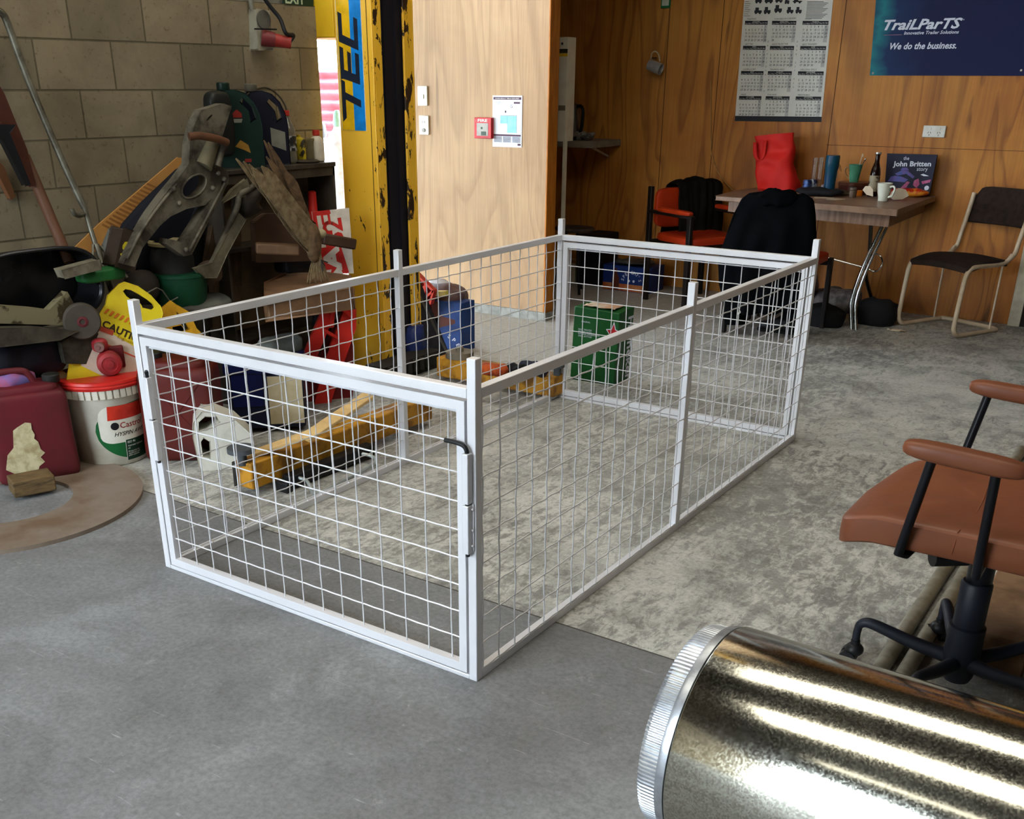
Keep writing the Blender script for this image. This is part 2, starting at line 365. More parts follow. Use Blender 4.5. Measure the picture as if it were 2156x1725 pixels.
# above the block wall: lined part and a glazed strip
DARKM=M_('dark_timber_lining',(52,44,36),.8)
WHITEW=M_('white_painted_lining',(196,192,180),.7)
k=WA+WD*1.02
wallseg('wall_left_upper',DARKM,[(e0.x-.03,e0.y),(k.x-.03,k.y)],1.72,3.3,(-.1,.01))
fr=thing('window_1','clear glazed strip above the block wall','window',(k.x,k.y,1.72)); fr['kind']='structure'
b=B(); q=WA+WD*1.72
b.beam(k+Vector((-.06,0,1.735)),q+Vector((-.06,0,1.735)),.05,.03); b.beam(k+Vector((-.06,0,3.2)),q+Vector((-.06,0,3.2)),.05,.05)
for t in (0.02,.68): c=k+WD*t; b.beam(c+Vector((-.06,0,1.72)),c+Vector((-.06,0,3.2)),.05,.04)
b.build('window_frame',M_('grey_frame',(120,118,110),.5),fr)
B().beam(k+Vector((-.06,0,2.46)),q+Vector((-.06,0,2.46)),.006,1.44).build('pane',M_('window_glass',(235,240,240),.05,trans=1,c2=(235,240,240)),fr)
wallseg('wall_left_end',DARKM,[(q.x-.03,q.y),(e1.x-.03,e1.y)],1.72,3.3,(-.1,.01))
# plywood office box (pillar) and back wall
B().box((-2.25,3.80,0),(-.968,3.90,3.3)).build('wall_plywood',PLY1,None,kind='structure',noorg=1,smooth=0)
B().box((-.967,3.797,0),(-.955,3.905,3.3)).build('trim_1',PINE,None,kind='structure',noorg=1,smooth=0,bevel=.004)
B().box((-1.06,3.905,0),(-.975,5.42,3.3)).box((-1.06,3.905,0),(-.975,3.99,3.3)).build('wall_alcove',PLY2,None,kind='structure',noorg=1,smooth=0) if 0 else None
B().box((-2.25,3.90,0),(-2.15,5.42,3.3)).build('wall_alcove',PLY2,None,kind='structure',noorg=1,smooth=0)
B().box((-2.25,5.42,0),(6.2,5.52,3.3)).build('wall_back',PLY2,None,kind='structure',noorg=1,smooth=0)
# concrete plinth under the plywood
B().box((-2.25,3.787,0),(-.95,3.80,.055)).box((-.952,3.79,0),(-.942,3.91,.05)).build('baseboard_plywood',M_('concrete_plinth',(150,150,144),.9,c2=(116,116,110),scale=20),None,kind='structure',noorg=1,smooth=0)
# cover strips over the plywood joints of the back wall
bj=B()
for u in (1392,1500,1744):
    p=Y(u,300,5.42); bj.box((p.x-.0025,5.4195,0),(p.x+.0025,5.4215,3.3))
p=Y(1740,305,5.42)
bj.box((p.x,5.4195,p.z-.0015),(6.2,5.4215,p.z+.0015))
bj.build('trim_2',M_('joint_gap',(84,50,18),.8),None,kind='structure',noorg=1,smooth=0)
# doorway at the far right
p=Y(2140,600,5.41)
B().box((p.x,5.37,0),(p.x+.07,5.42,2.1)).build('door_1',M_('white_door_frame',(205,198,176),.6,c2=(176,168,146),scale=9),None,kind='structure',noorg=1,smooth=0,bevel=.003)
B().box((p.x+.07,5.39,0),(p.x+.9,5.42,2.0)).build('door_2',M_('dark_door_leaf',(36,30,26),.7),None,kind='structure',noorg=1,smooth=0)
GLOOM=M_('dark_brown_workshop_lining',(44,40,34),.8,c2=(34,31,27),scale=3)
B().box((.9,-4.3,0),(6.2,-4.2,3.3)).box((-2.2,-4.3,2.55),(.9,-4.2,3.3)).build('wall_front',GLOOM,None,kind='structure',noorg=1,smooth=0)  # unseen front wall and header, added to confine daylight to the front left
B().box((6.1,-4.2,0),(6.2,5.42,3.3)).build('wall_right',GLOOM,None,kind='structure',noorg=1,smooth=0)
# roof with translucent sheets running across the workshop
strips=[(.95,1.95),(-1.42,-.62),(-3.22,-3.02)]
ROOF=M_('zinc_roof_sheet',(70,68,62),.6,.3)
ys=[-4.3]
for a,c in sorted(strips): ys+=[a,c]
ys.append(5.6); b=B()
for i in range(0,len(ys),2): b.box((-2.6,ys[i],3.2),(6.3,ys[i+1],3.26))
for a,c in strips: b.box((2.6,a,3.2),(6.3,c,3.26)).box((-2.6,a,3.2),(-1.0,c,3.26))
b.build('ceiling',ROOF,None,kind='structure',noorg=1,smooth=0)
SKY=emis('skylight_fibreglass',(255,248,232),4.3)
for i,(a,c) in enumerate(strips):
    B().box((-1.0,a,3.215),(2.6,c,3.222)).build('window_%d'%(i+2),SKY,None,kind='structure',noorg=1,smooth=0)
# ================================================================ outside
B().box((-14,-14,-.12),(-2.6,14,-.01)).build('ground_outside',M_('outside_concrete',(176,174,168),.9),None,kind='structure',noorg=1,smooth=0)
B().box((-2.6,-16,-.12),(9,-9,-.01)).build('ground_forecourt',M_('outside_concrete',(176,174,168),.9),None,kind='structure',noorg=1,smooth=0)
RED=M_('red_corrugated_iron',(196,112,122),.6,c2=(176,92,104),scale=5)
def corr(u,v):
    z=u*1.51; return (-9+v*6,6.5+.02*math.sin(z/.095*2*PI),z)
B().grid(corr,128,2).build('corrugated_fence',RED,None,solid=.004,label='red corrugated iron fence seen through the side opening, horizontal ribs',cat='fence')
b=B()
def gas(u0,vt,y,r,name,label,col,capc):
    c=Y(u0,vt,y); h=c.z; t=thing(name,label,'gas cylinder',(c.x,y,0),group=None)
    H=h-.0
    B().lathe([(r*.92,0),(r,.03),(r,H-.32),(r*.93,H-.25),(r*.6,H-.18),(r*.3,H-.14),(r*.26,H-.12)],(c.x,y,0)).build('cylinder_body',M_(col+'_enamel',(226,236,242) if col=='white' else (168,178,188),.4),t)
    B().lathe([(r*.24,H-.12),(r*.3,H-.1),(r*.22,H-.02),(r*.1,H)],(c.x,y,0)).build('valve_cap',capc,t)
gas(709,232,4.7,.125,'gas_cylinder','white gas cylinder with green neck standing outside the opening','white',M_('green_neck',(150,200,180),.5))
gas(678,258,5.1,.125,'gas_cylinder','grey gas cylinder outside, left of the white one','grey',M_('grey_neck',(120,124,128),.5))
B().box((-9.5,-6,2.5),(-2.3,5.6,2.56)).build('added_sky_shade',M_('sky_shade_steel',(150,150,146),.6),None,kind='structure',noorg=1,smooth=0)  # unseen roof added to hold sky light off the plywood pillar
for yy in (-4.8,4.9): B().box((-7.4,yy,-.01),(-7.3,yy+.1,2.5)).build('sky_shade_post',M_('sky_shade_steel',(150,150,146),.6),None,kind='structure',noorg=1,smooth=0)  # posts carrying the added roof
B().box((-9,-13.2,-.1),(12,-13,3.2)).build('low_sky_blocker',M_('low_sky_blocker_grey',(120,122,118),.9),None,kind='structure',noorg=1,smooth=0)  # unseen wall added so the drum reflects grey instead of low sky
# ================================================================ CAGE
cage=thing('mesh_cage','silver galvanised steel mesh trailer cage standing open-topped on the concrete floor','cage',(0,0,0))
W=1.2; L=2.368; H=.8307; p=.0245; HR=.7619; MY=1.169
def post(x,y,name='corner_post'):
    B().box((x,y,0),(x+p,y+p,H)).build(name,SILVER,cage,bevel=.0018)
for x in (0,W-p):
    for y in (0,L-p): post(x,y)
    post(x,MY,'middle_post')
for x in (0,W-p):
    for y0,y1 in ((p,MY),(MY+p,L-p)):
        B().box((x,y0,HR-p),(x+p,y1,HR)).build('top_rail',SILVER,cage,bevel=.0018)
        B().box((x,y0,0),(x+p,y1,p)).build('bottom_rail',SILVER,cage,bevel=.0018)
for y in (0,L-p):
    B().box((p,y,HR-p),(W-p,y+p,HR)).build('top_rail',SILVER,cage,bevel=.0018)
    B().box((p,y,0),(W-p,y+p,.0125)).build('bottom_rail',SILVER,cage,bevel=.0018)
def wire(b,P,r=.0022):
    b.tube(P,r,6)
def side_mesh(x,y0,y1,first,xin):
    b=B(); rnd=random.Random(int(x*10+y0*7))
    z0,z1=.012,HR-p+.006; zs=[.026+.0742*k for k in range(10)]; ysl=[]; y=first
    while y<y1-.01: ysl.append(y); y+=.0735
    for i,yy in enumerate(ysl):
        P=[Vector((x+.0016*math.sin((z-zs[0])/.0742*PI+ (i%2)*PI),yy+rnd.uniform(-.0008,.0008),z)) for z in [z0+(z1-z0)*k/40 for k in range(41)]]
        wire(b,P,.002)
    for j,z in enumerate(zs):
        n=int((y1-y0)/.0735*2)+1
        P=[Vector((x-.0014*math.cos(k*PI/1+(j%2)*PI),y0-.006+(y1-y0+.012)*k/n,z+(.0006 if k%2 else -.0006))) for k in range(n+1)]
        wire(b,P,.002)
    for yy in ysl: b.sph((xin,yy,.024),.0045,8,6); b.sph((xin,yy,z1),.004,8,6)
    for z in zs[1:]: b.sph((xin,y1+.001,z),.0035,8,6)
    b.build('wire_mesh',SILVER,cage)
for (y0,y1,f) in ((p,MY,.030),(MY+p,L-p,1.2000)):
    side_mesh(W-.003,y0,y1,f,W-.004); side_mesh(.012,y0,y1,f,.02)
def door(y,hs):
    d0,d1,z0,z1=p+.0065,W-p-.0065,.0165,HR-p-.0065
    b=B(); q=.0235
    # mitred frame as one plate with a hole
    o=[(d0,y,z0),(d1,y,z0),(d1,y,z1),(d0,y,z1)]; h=[(d0+q,y,z0+q),(d1-q,y,z0+q),(d1-q,y,z1-q),(d0+q,y,z1-q)]
    dd=b.plate([o,h],(0,q,0)).build('door',SILVER,cage,bevel=.002,smooth=30)
    m=B(); xs=[.0665+.0748*k for k in range(15)]; zs=[.03+.0742*k for k in range(1,9)]+[.7-.0+.0]
    zs=[.032+.0742*k for k in range(1,10)]+[z1-q-.006]
    ym=y+.012
    for i,x in enumerate(xs):
        P=[Vector((x+.0006*math.sin(k*.25+i),ym+.0006*math.sin(k*.7+(i%2)*PI),z0+q-.004+(z1-z0-2*q+.008)*k/40)) for k in range(41)]
        wire(m,P,.002)
    for j,z in enumerate(zs):
        P=[Vector((d0+q-.004+(d1-d0-2*q+.008)*k/30,ym-.0008*math.cos(k*PI+(j%2)*PI),z)) for k in range(31)]
        wire(m,P,.002)
    m.build('wire_mesh',SILVER,dd)
    return dd
d=door(0,1); door(L-p,0)
# latch on the right of the near door, hinge pin on the left
DG=M_('dark_grey_latch_sleeve',(64,70,76),.5)
def latch(x,zt,zb,side,hx,hy,hz):
    B().box((x-.009,-.020,zb+(zt-zb)*.5+.002),(x+.009,-.001,zt)).build('latch_sleeve',SILVER,d,bevel=.002)
    B().box((x-.009,-.020,zb),(x+.009,-.001,zb+(zt-zb)*.5-.002)).build('latch_sleeve',SILVER,d,bevel=.002)
    B().tube(bez([(x,-.0105,zb-.008),(x,-.0105,zt-.02),(x,-.0105,zt+.004),(x+hx*.15,-.0105+hy*.2,zt+.016),(x+hx*.5,-.0105+hy*.5,zt+.02),(x+hx,-.0105+hy,zt+.02+hz)],6),.0055,10).build('latch_rod',M_('black_rubber_rod',(26,28,30),.5),d)
    bb=B()
    for z in (zb+.02,zb+.06,zb+(zt-zb)*.45): bb.sph((x+side*.011,-.005,z),.004,8,6)
    bb.box((x+side*.009,-.004,zb+.005),(x+side*.014,-.001,zb+(zt-zb)*.5)); bb.build('latch_bracket',SILVER,d)
pa=Y(982,955,-.012); pb=Y(982,1165,-.012); latch(pa.x,pa.z,pb.z,1,-.062,0,0)
pa=Y(309,795,-.012); pb=Y(322,966,-.012); latch(pa.x,pa.z,pb.z,-1,.028,-.02,0)
# ================================================================ HOIST
ho=thing('vehicle_hoist_post','yellow two-post vehicle hoist column with black channel and chipped paint','vehicle hoist',(-1.05,2.35,0))
x0,y0=-1.165,2.2; x1=Y(793,300,2.2).x; yl_=X(812,300,x1).y; yk_=X(857,300,x1).y; y1=X(877,300,x1).y; HT=3.15; t=.012
YEL=M_('hoist_yellow_paint',(236,194,42),.4,c2=(222,176,34),scale=4)
B().box((x0,y0,0),(x1,y0+t,HT)).build('front_plate',CHIP,ho,smooth=0,bevel=.004)
B().box((x0,y0+t,0),(x0+t,y1,HT)).build('back_plate',YEL,ho,smooth=0)
B().box((x0,y1-t,0),(x1,y1,HT)).build('rear_plate',CHIP,ho,smooth=0,bevel=.003)
B().box((x1-t,y0+t,0),(x1,yl_,HT)).build('front_lip',CHIP2,ho,smooth=0,bevel=.003)
B().box((x1-t,yk_,0),(x1,y1-t,HT)).build('rear_lip',CHIP2,ho,smooth=0,bevel=.003)
b=B().box((x1-.06,yl_-.02,0),(x1-.02,yk_+.02,HT)); b.box((x1-.02,yl_+.03,0),(x1-.014,yl_+.04,HT)).box((x1-.02,yk_-.05,0),(x1-.012,yk_-.035,HT))
b.build('channel_cover',M_('black_channel_cover',(26,25,34),.55),ho,smooth=0)
# seam strip on the front plate
a=Y(783,300,y0)
B().box((a.x-.0018,y0-.0012,0),(a.x+.0018,y0,HT)).build('seam',M_('dark_seam',(88,52,12),.8),ho,smooth=0)
# power unit box at the top left
a=Y(632,82,2.2); c=Y(706,0,2.2)
pb=B().box((x0-.235,2.2,1.585),(x0-.004,2.5,2.15)).build('power_unit_box',YEL,ho,bevel=.008)
B().cyl((x0-.22,2.19,1.605),(x0-.22,2.2,1.605),.014,n=16).build('box_bolt',M_('bolt_steel',(150,140,120),.4,.8),pb)
B().box((x0-.17,2.1975,1.585),(x0-.168,2.2,2.15)).build('box_seam',M_('dark_seam',(88,52,12),.8),pb)
B().box((x0-.42,2.3,1.0),(x0-.4,2.301,1.01)) 
# decal
zl=Y(745,275,y0).z; xl=Y(722,275,y0).x; xm=Y(748,275,y0).x; xr=Y(771,275,y0).x
dc=B().box((xl-.004,y0-.0015,zl),(xr+.003,y0-.0003,2.3)).build('decal',M_('decal_white_edge',(226,220,200),.35),ho,smooth=0)
B().box((xl,y0-.0022,zl+.001),(xm,y0-.0016,2.3)).build('yellow_band',M_('decal_yellow',(240,190,24),.3),dc,smooth=0)
B().box((xm,y0-.0022,zl+.001),(xr,y0-.0016,2.3)).build('blue_band',M_('decal_blue',(20,140,226),.3),dc,smooth=0)
bt=B(); s0=len(bt.v)
zT=Y(740,240,y0).z; zE=Y(745,0,y0).z
hh=(xr-xl)*.80
def glyph(pts,z,w,x_top):   # glyph drawn in (u along +z, v up = -x)
    bt.plate([[ (x_top+ (1-v)*hh, y0-.003, z+u*w) for u,v in pts ]],(0,.0005,0))
unit=(zE-zT)
# T, E, C as slanted angular strokes
glyph([(-.25,1),(1.05,1),(.98,.8),(.66,.8),(.42,0),(.2,0),(.44,.8),(-.12,.8)],zT,unit*.30,xl+.008)
glyph([(0.03,.86),(.02,1),(1.0,1),(.94,.8),(.3,.8),(.26,.6),(.85,.6),(.78,.42),(.2,.42),(.16,.2),(.8,.2),(.74,0),(-.15,0)],zT+unit*.31,unit*.30,xl+.008)
glyph([(.1,1),(1.0,1),(.93,.8),(.3,.8),(.12,.2),(.82,.2),(.75,0),(-.18,0)],zT+unit*.62,unit*.29,xl+.008)
bt.text('3000',(xl+.028,y0-.003,zT+unit*1.02),(0,0,1),(-1,0,0),size=.042,shear=.2)
bt.build('lettering',M_('decal_dark_lettering',(28,38,56),.4),dc,smooth=0)
# lift arms
arm=B(); A0=Z(512,990,.10); A1=Z(785,888,.10); A0.z=A1.z=.08
dv=(A1-A0).normalized()
a1=B().beam(A0,A1+dv*.35,.085,.1).build('lift_arm',M_('worn_yellow_arm',(180,128,34),.55,c2=(120,80,26),scale=10,lo=.45,hi=.6),ho,bevel=.006)
b=B().cyl(A0+Vector((0,0,.04)),A0+Vector((0,0,.10)),.018).cyl(A0+Vector((0,0,.09)),A0+Vector((0,0,.108)),.05,n=28)
b.build('lift_pad',M_('grey_rubber_pad',(74,78,82),.7),a1)
B().beam(A0-dv*.0+Vector((-.052,0,-.01)),A0+dv*.07+Vector((-.052,0,-.01)),.018,.10).build('arm_tip',M_('grimy_black',(40,38,34),.8),a1,bevel=.004)
A2=Z(1172,775,.13); A2=Z(1176,812,.07); A3=Z(930,768,.07)
a2=B().beam(A2,A3,.09,.10).build('lift_arm',M_('worn_yellow_arm',(204,140,26),.5),ho,bevel=.006)
b=B().cyl((A2.x-.01,A2.y,.12),(A2.x-.01,A2.y,.17),.018).cyl((A2.x-.01,A2.y,.16),(A2.x-.01,A2.y,.185),.035,n=24); b.build('lift_pad',M_('grey_rubber_pad',(74,78,82),.7),a2)
q=Z(968,752,.12); B().cyl(q,q+Vector((0,0,.03)),.072,n=32).cyl(q,q+Vector((0,0,.05)),.02).build('pivot_plate',M_('grimy_steel_disc',(120,112,96),.6,.3),a2)
b=B().box((-1.25,2.1,0),(-.80,2.6,.018)); b.build('base_plate',M_('grimy_black',(40,38,34),.8),ho)
b=B(); b.box((-.92,2.02,.02),(-.80,2.5,.09)); 
for i in range(7): b.cyl((-.78,2.05+.05*i,.03),(-.78,2.05+.05*i,.09),.016,n=10)
b.build('carriage',M_('grimy_black',(40,38,34),.8),ho)
# gloves and cloths on the far arm
b=rbox(Z(1038,778,.165),(.15,.10,.055),.7); b.map(lambda v:v+Vector((0,0,.012))*noise.noise(v*30)); b.build('work_glove',M_('orange_cloth',(186,82,28),.8,c2=(110,36,18)),None,label='orange work glove lying on the far hoist arm',cat='glove')
b=rbox(Z(1080,776,.16),(.11,.10,.05),.7); b.map(lambda v:v+Vector((0,0,.02))*noise.noise(v*30)); b.build('work_glove',M_('black_cloth',(24,24,28),.85),None,label='black work glove between the orange glove and the navy cloth on the far arm',cat='glove')
b=rbox(Z(1124,776,.15),(.15,.10,.06),.75); b.map(lambda v:v+Vector((0,0,.02))*noise.noise(v*22)); b.build('folded_cloth',M_('navy_cloth',(36,38,58),.85),None,label='navy folded cloth on the end of the far hoist arm',cat='cloth')
# ================================================================ OFFICE CHAIR
LEA=M_('tan_leather',(120,70,46),.42,c2=(104,60,40),scale=5,lo=.35,hi=.7,bs=.12,bscale=50)
oc=thing('office_chair','tan leather office chair with padded arms and black five-star base, right of the cage','office chair',(2.2,.66,0))
sx0,sx1,sy0,sy1=1.905,2.44,.445,.945
b=rbox(((sx0+sx1)/2,(sy0+sy1)/2,.455),(sx1-sx0,sy1-sy0,.078),.22,40,14)
def seatf(v):
    t=(v.x-sx0)/(sx1-sx0); k=(v.y-(sy0+sy1)/2)/.25
    z=v.z-.035*max(0,(.25-t)/.25)**2*1.0+.006*k*k
    # trapezoid: front narrower at the far corner
    return Vector((v.x+ (.03 if t<.3 else 0)*max(0,k)*(1-t/.3),v.y,z+.0015*noise.noise(v*14)))
b.map(seatf); st=b.build('seat',LEA,oc)
b=B()
for xx in (2.17,2.34):
    P=[]
    for i in range(25):
        y=sy0-.001+(sy1-sy0+.002)*i/24; P.append(Vector((xx+.01*math.sin(i*.2),y,.4955)))
    b.tube(P,.0012,5)
    b.tube([Vector((xx,sy0+.012,.494)),Vector((xx,sy0+.0005,.478)),Vector((xx-.002,sy0-.001,.45)),Vector((xx-.004,sy0+.006,.43))],.0012,5)
b.build('stitching',M_('tan_thread',(120,66,40),.7),st)
def armpad(y,zc,xa,xb):
    b=rbox(((xa+xb)/2,y,zc),(xb-xa,.056,.04),.55,28,12)
    b.map(lambda v: Vector((v.x,v.y,v.z-.010*((v.x-xa)/(xb-xa)-.6)*1.2)))
    return b
for y,zc,xa,xb in ((.405,.675,2.035,2.285),(1.0,.675,2.05,2.30)):
    a=armpad(y,zc,xa,xb).build('arm_pad',LEA,oc)
    yb=y+(.03 if y<.7 else -.03)
    f0=Vector((2.098,y,.66)); f1=Vector((2.06,yb,.42)); r0=Vector((2.225,y,.655)); r1=Vector((2.226,yb,.41))
    B().tube([f0,f1,f1+Vector((.012,.02 if y<.7 else -.02,-.006)),Vector((2.09,.69,.41))],.0105,12).build('arm_strut',BLK,a)
    B().tube([r0,r1,Vector((2.22,.69,.40))],.0105,12).build('arm_strut',BLK,a)
B().tube([Vector((2.44,.6,.45)),Vector((2.47,.6,.6)),Vector((2.46,.6,.78))],.012,10).tube([Vector((2.44,.8,.45)),Vector((2.47,.8,.6)),Vector((2.46,.8,.78))],.012,10).build('back_strut',BLK,oc)
rbox((2.47,.70,.78),(.07,.44,.3),.3,24,12).build('backrest',LEA,oc)
B().lathe([(.028,.30),(.030,.305),(.030,.41),(.01,.415)],(2.21,.655,0)).box((2.13,.58,.398),(2.29,.73,.416)).build('seat_mechanism',BLK,oc)
kn=Z(1992,1180,.40)
B().cyl(kn+Vector((-.03,0,0)),kn+Vector((.035,.05,.0)),.022,n=20).build('tension_knob',BLACKP,oc)
B().lathe([(.033,.155),(.036,.16),(.036,.30),(.032,.305),(.01,.306)],(2.208,.65,0),32).build('gas_lift_cover',M_('navy_black_plastic',(22,26,36),.5),oc)
B().lathe([(.030,.035),(.036,.05),(.040,.08),(.043,.1),(.042,.185),(.034,.19)],(2.208,.65,0),32).build('hub',M_('navy_black_plastic',(22,26,36),.5),oc)
hubc=Vector((2.208,.65,0))
for k in range(5):
    a=math.radians(184+72*k); d=Vector((math.cos(a),math.sin(a),0)); g=B()
    P=bez([hubc+d*.03+Vector((0,0,.09)),hubc+d*.12+Vector((0,0,.105)),hubc+d*.215+Vector((0,0,.128)),hubc+d*.243+Vector((0,0,.122)),hubc+d*.25+Vector((0,0,.10)),hubc+d*.25+Vector((0,0,.062))],5)
    n=len(P); g.tube(P,[.019-.009*min(1,i/(n*.7)) for i in range(n)],12)
    lg=g.build('base_leg',M_('navy_black_plastic',(22,26,36),.5),oc)
    c=hubc+d*.25; s=Vector((-d.y,d.x,0)); w=B()
    w.cyl(c+s*.006+d*.012+Vector((0,0,.022)),c+s*.026+d*.012+Vector((0,0,.022)),.022,n=20).cyl(c-s*.026+d*.012+Vector((0,0,.022)),c-s*.006+d*.012+Vector((0,0,.022)),.022,n=20)
    w.sph(c+Vector((0,0,.045)),.024,14,8,(1,1,.8)); w.cyl(c+Vector((0,0,.05)),c+Vector((0,0,.072)),.012,n=12)
    w.build('castor',BLACKP,lg)
# ================================================================ GALVANISED TANK
C=Vector((1.896,-.174,.22)); ax=Vector((math.cos(-.031),math.sin(-.031),0)); R=.22
tk=thing('galvanised_drum','shiny galvanised steel cylinder with ribbed end collar lying in the near right corner','cylinder',(C.x+.5,C.y,0))
B().lathe([(.0,0.0),(R-.02,0.0),(R-.004,.001),(R,.006),(R,1.35),(R-.004,1.355),(0,1.356)],C,160,ax=ax).build('shell',GALV,tk,smooth=50)
DULL=M_('dull_zinc',(176,180,184),.35,.8,c2=(150,154,160),scale=30,bs=.15)
B().lathe([(R-.02,-.018),(R-.006,-.018),(R-.003,-.010),(R-.003,.0),(R-.02,.0)],C,120,ax=ax).build('end_band',DULL,tk)
b=B(); n=150; o=0; prof=[(.192,-.06),(.203,-.058),(.206,-.05),(.206,-.02),(.203,-.016)]
Rm=Vector((0,0,1)).rotation_difference(ax).to_matrix(); m=n*4
for r,z in prof:
    for k in range(m):
        rr=r+(.0022 if (k%4) in (1,2) else 0)*(1 if r>.2 else 0); a=2*PI*k/m
        b.v.append(C+Rm@Vector((rr*math.cos(a),rr*math.sin(a),z)))
for i in range(len(prof)-1):
    for k in range(m): b.f.append((i*m+k,i*m+(k+1)%m,(i+1)*m+(k+1)%m,(i+1)*m+k))
b.build('ribbed_collar',DULL,tk,smooth=20)
# ================================================================ pipes and timber beside the office chair
PIPE=M_('dull_galvanised_pipe',(150,146,132),.5,.5,c2=(120,116,102),scale=14)
for i,(dx,y0_,y1_) in enumerate(((2.035,.33,2.70),(2.092,.33,2.60))):
    o_=B(); o_.tube([(dx,y0_,.021),(dx-.002,y1_,.021)],.021,20,cap=False).tube([(dx,y0_,.021),(dx-.002,y1_,.021)],.018,20,cap=False)
    o_.build('steel_pipe',PIPE,None,label=('long grey steel pipe on the floor, nearer the cage' if i==0 else 'long grey steel pipe on the floor, nearer the timber beam'),cat='pipe',group=None)
tb=thing('timber_beam','thick weathered timber beam with yellow painted end, on the floor beyond the office chair','timber beam',(2.27,1.9,0))
B().box((2.19,.78,0),(2.34,1.27,.11)).build('bare_length',M_('weathered_timber',(134,104,78),.8,c2=(104,78,54),scale=8),tb,bevel=.006)
B().box((2.19,1.2703,0),(2.34,2.6,.11)).build('painted_length',M_('scuffed_yellow_timber',(206,158,46),.6,c2=(176,128,40),scale=10),tb,bevel=.006)
q=Z(2070,1345,.02)
rbox((q.x+.01,q.y+.0,.028),(.07,.06,.055),.7).build('rubber_foot',M_('grey_rubber_pad',(74,78,82),.7),None,label='small grey rubber dome on the floor behind the chair hub',cat='rubber foot')
# steel disc
def fitc(a,b_,c):
    ax_,ay,bx_,by,cx,cy=a.x,a.y,b_.x,b_.y,c.x,c.y
    d=2*(ax_*(by-cy)+bx_*(cy-ay)+cx*(ay-by))
    ux=((ax_**2+ay**2)*(by-cy)+(bx_**2+by**2)*(cy-ay)+(cx**2+cy**2)*(ay-by))/d
    uy=((ax_**2+ay**2)*(cx-bx_)+(bx_**2+by**2)*(ax_-cx)+(cx**2+cy**2)*(bx_-ax_))/d
    return Vector((ux,uy,0))
dc1=Z(300,1018,.012); dc2=Z(205,1108,.012); dc3=Z(5,1160,.012); cc=fitc(dc1,dc2,dc3); rr=(Vector((dc1.x,dc1.y,0))-cc).length
print('disc',cc,rr)
n=96
ri=(Vector(Z(150,1050,.012))-cc-Vector((0,0,.012))).length
b=B().plate([[cc+Vector((rr*math.cos(2*PI*k/n),rr*math.sin(2*PI*k/n),.0)) for k in range(n)],[cc+Vector((ri*math.cos(2*PI*k/n),ri*math.sin(2*PI*k/n),.0)) for k in range(n)]],(0,0,.014))
dk=b.build('steel_disc',M_('rusty_plate_steel',(132,120,108),.7,.2,c2=(112,92,74),scale=5,bs=.1),None,label='large round rusty steel ring lying flat on the floor under the red can',cat='steel ring',bevel=.003)
b=B().lathe([(ri-.03,.0),(ri+.004,.0),(ri+.004,.0155),(ri-.004,.019),(ri-.024,.012)],cc,96); 
# ================================================================ LEFT PILE
GR=M_('grimy_cast_metal',(104,98,84),.6,.3,c2=(52,46,38),scale=9,lo=.42,hi=.6,bs=.25,bscale=40)
# rounded jerrycan -------------------------------------------------
def can(name,label,loc,rz,w,d,h,mat,capmat,capx=.3,lab=None,embossed=True):
    t=thing(name,label,'fuel can',loc,rz)
    b=rbox((0,0,h*.43),(w,d,h*.86),.18,36,20)
    b.map(lambda v:Vector((v.x*(1+.03*(v.z<h*.14)),v.y*(1+.04*(v.z<h*.14)),v.z)))
    # shoulder and grooves
    b.map(lambda v:Vector((v.x*(1-.035*(abs(v.z-h*.16)<h*.03)-.03*(abs(v.z-h*.66)<h*.03)),v.y*(1-.035*(abs(v.z-h*.66)<h*.03)),v.z)))
    b.build('can_body',mat,t,local=1,smooth=60)
    rbox((-.02*w,0,h*.86),(w*.86,d*.8,h*.12),.4,28,10).build('shoulder',mat,t,local=1,smooth=60)
    B().tube(bez([(-.42*w,0,h*.88),(-.37*w,0,h*.97),(-.28*w,0,h*1.03),(.02*w,0,h*1.03),(.10*w,0,h*.98),(.15*w,0,h*.9)],6),.013,12).build('handle',mat,t,local=1)
    B().lathe([(.030,0),(.032,.004),(.032,.026),(.028,.03),(0,.031)],(capx*w,0,h*.9),20).build('screw_cap',capmat,t,local=1)
    return t
j1=Z(82,1020,0); MAR=M_('dusty_maroon_plastic',(92,24,32),.55,c2=(70,26,28),scale=4,lo=.35,hi=.7)
rj=math.atan2(CAM.y-j1.y,CAM.x-j1.x)+PI/2+.05
t=can('fuel_can','maroon plastic fuel can with torn cream label, standing behind the wooden block',(j1.x-.085,j1.y+.06,.0),rj,.285,.17,.40,MAR,M_('black_cap',(30,30,28),.6),.36)
# torn label
lp=[(-.115,.06),(-.10,.115),(-.075,.14),(-.065,.205),(-.05,.215),(-.02,.23),(.0,.225),(-.002,.20),(.005,.18),(.0,.165),(.012,.15),(.016,.12),(.028,.105),(.01,.09),(.022,.07),(.0,.055),(-.01,.03),(-.035,.025),(-.075,.03)]
b=B().plate([[(x,-.0885,z+.01) for x,z in lp]],(0,.002,0)); b.build('torn_label',M_('cream_torn_paper',(186,176,140),.8,c2=(150,136,100),scale=30),t,local=1)
b2=rbox((0,0,.028),(.15,.12,.056),.06); 
blk=Z(78,1050,0)
B().bx((blk.x-.05,blk.y+.02,.045),(.145,.10,.06),rz=rj+.12).build('wood_block',M_('grey_brown_timber',(104,84,54),.85,c2=(70,56,36),scale=14,stretch=(1,1,5)),None,bevel=.004,label='short brown timber block in front of the maroon fuel can',cat='wood block')
j2=Z(392,978,0); rj2=math.atan2(CAM.y-j2.y,CAM.x-j2.x)+PI/2-.25
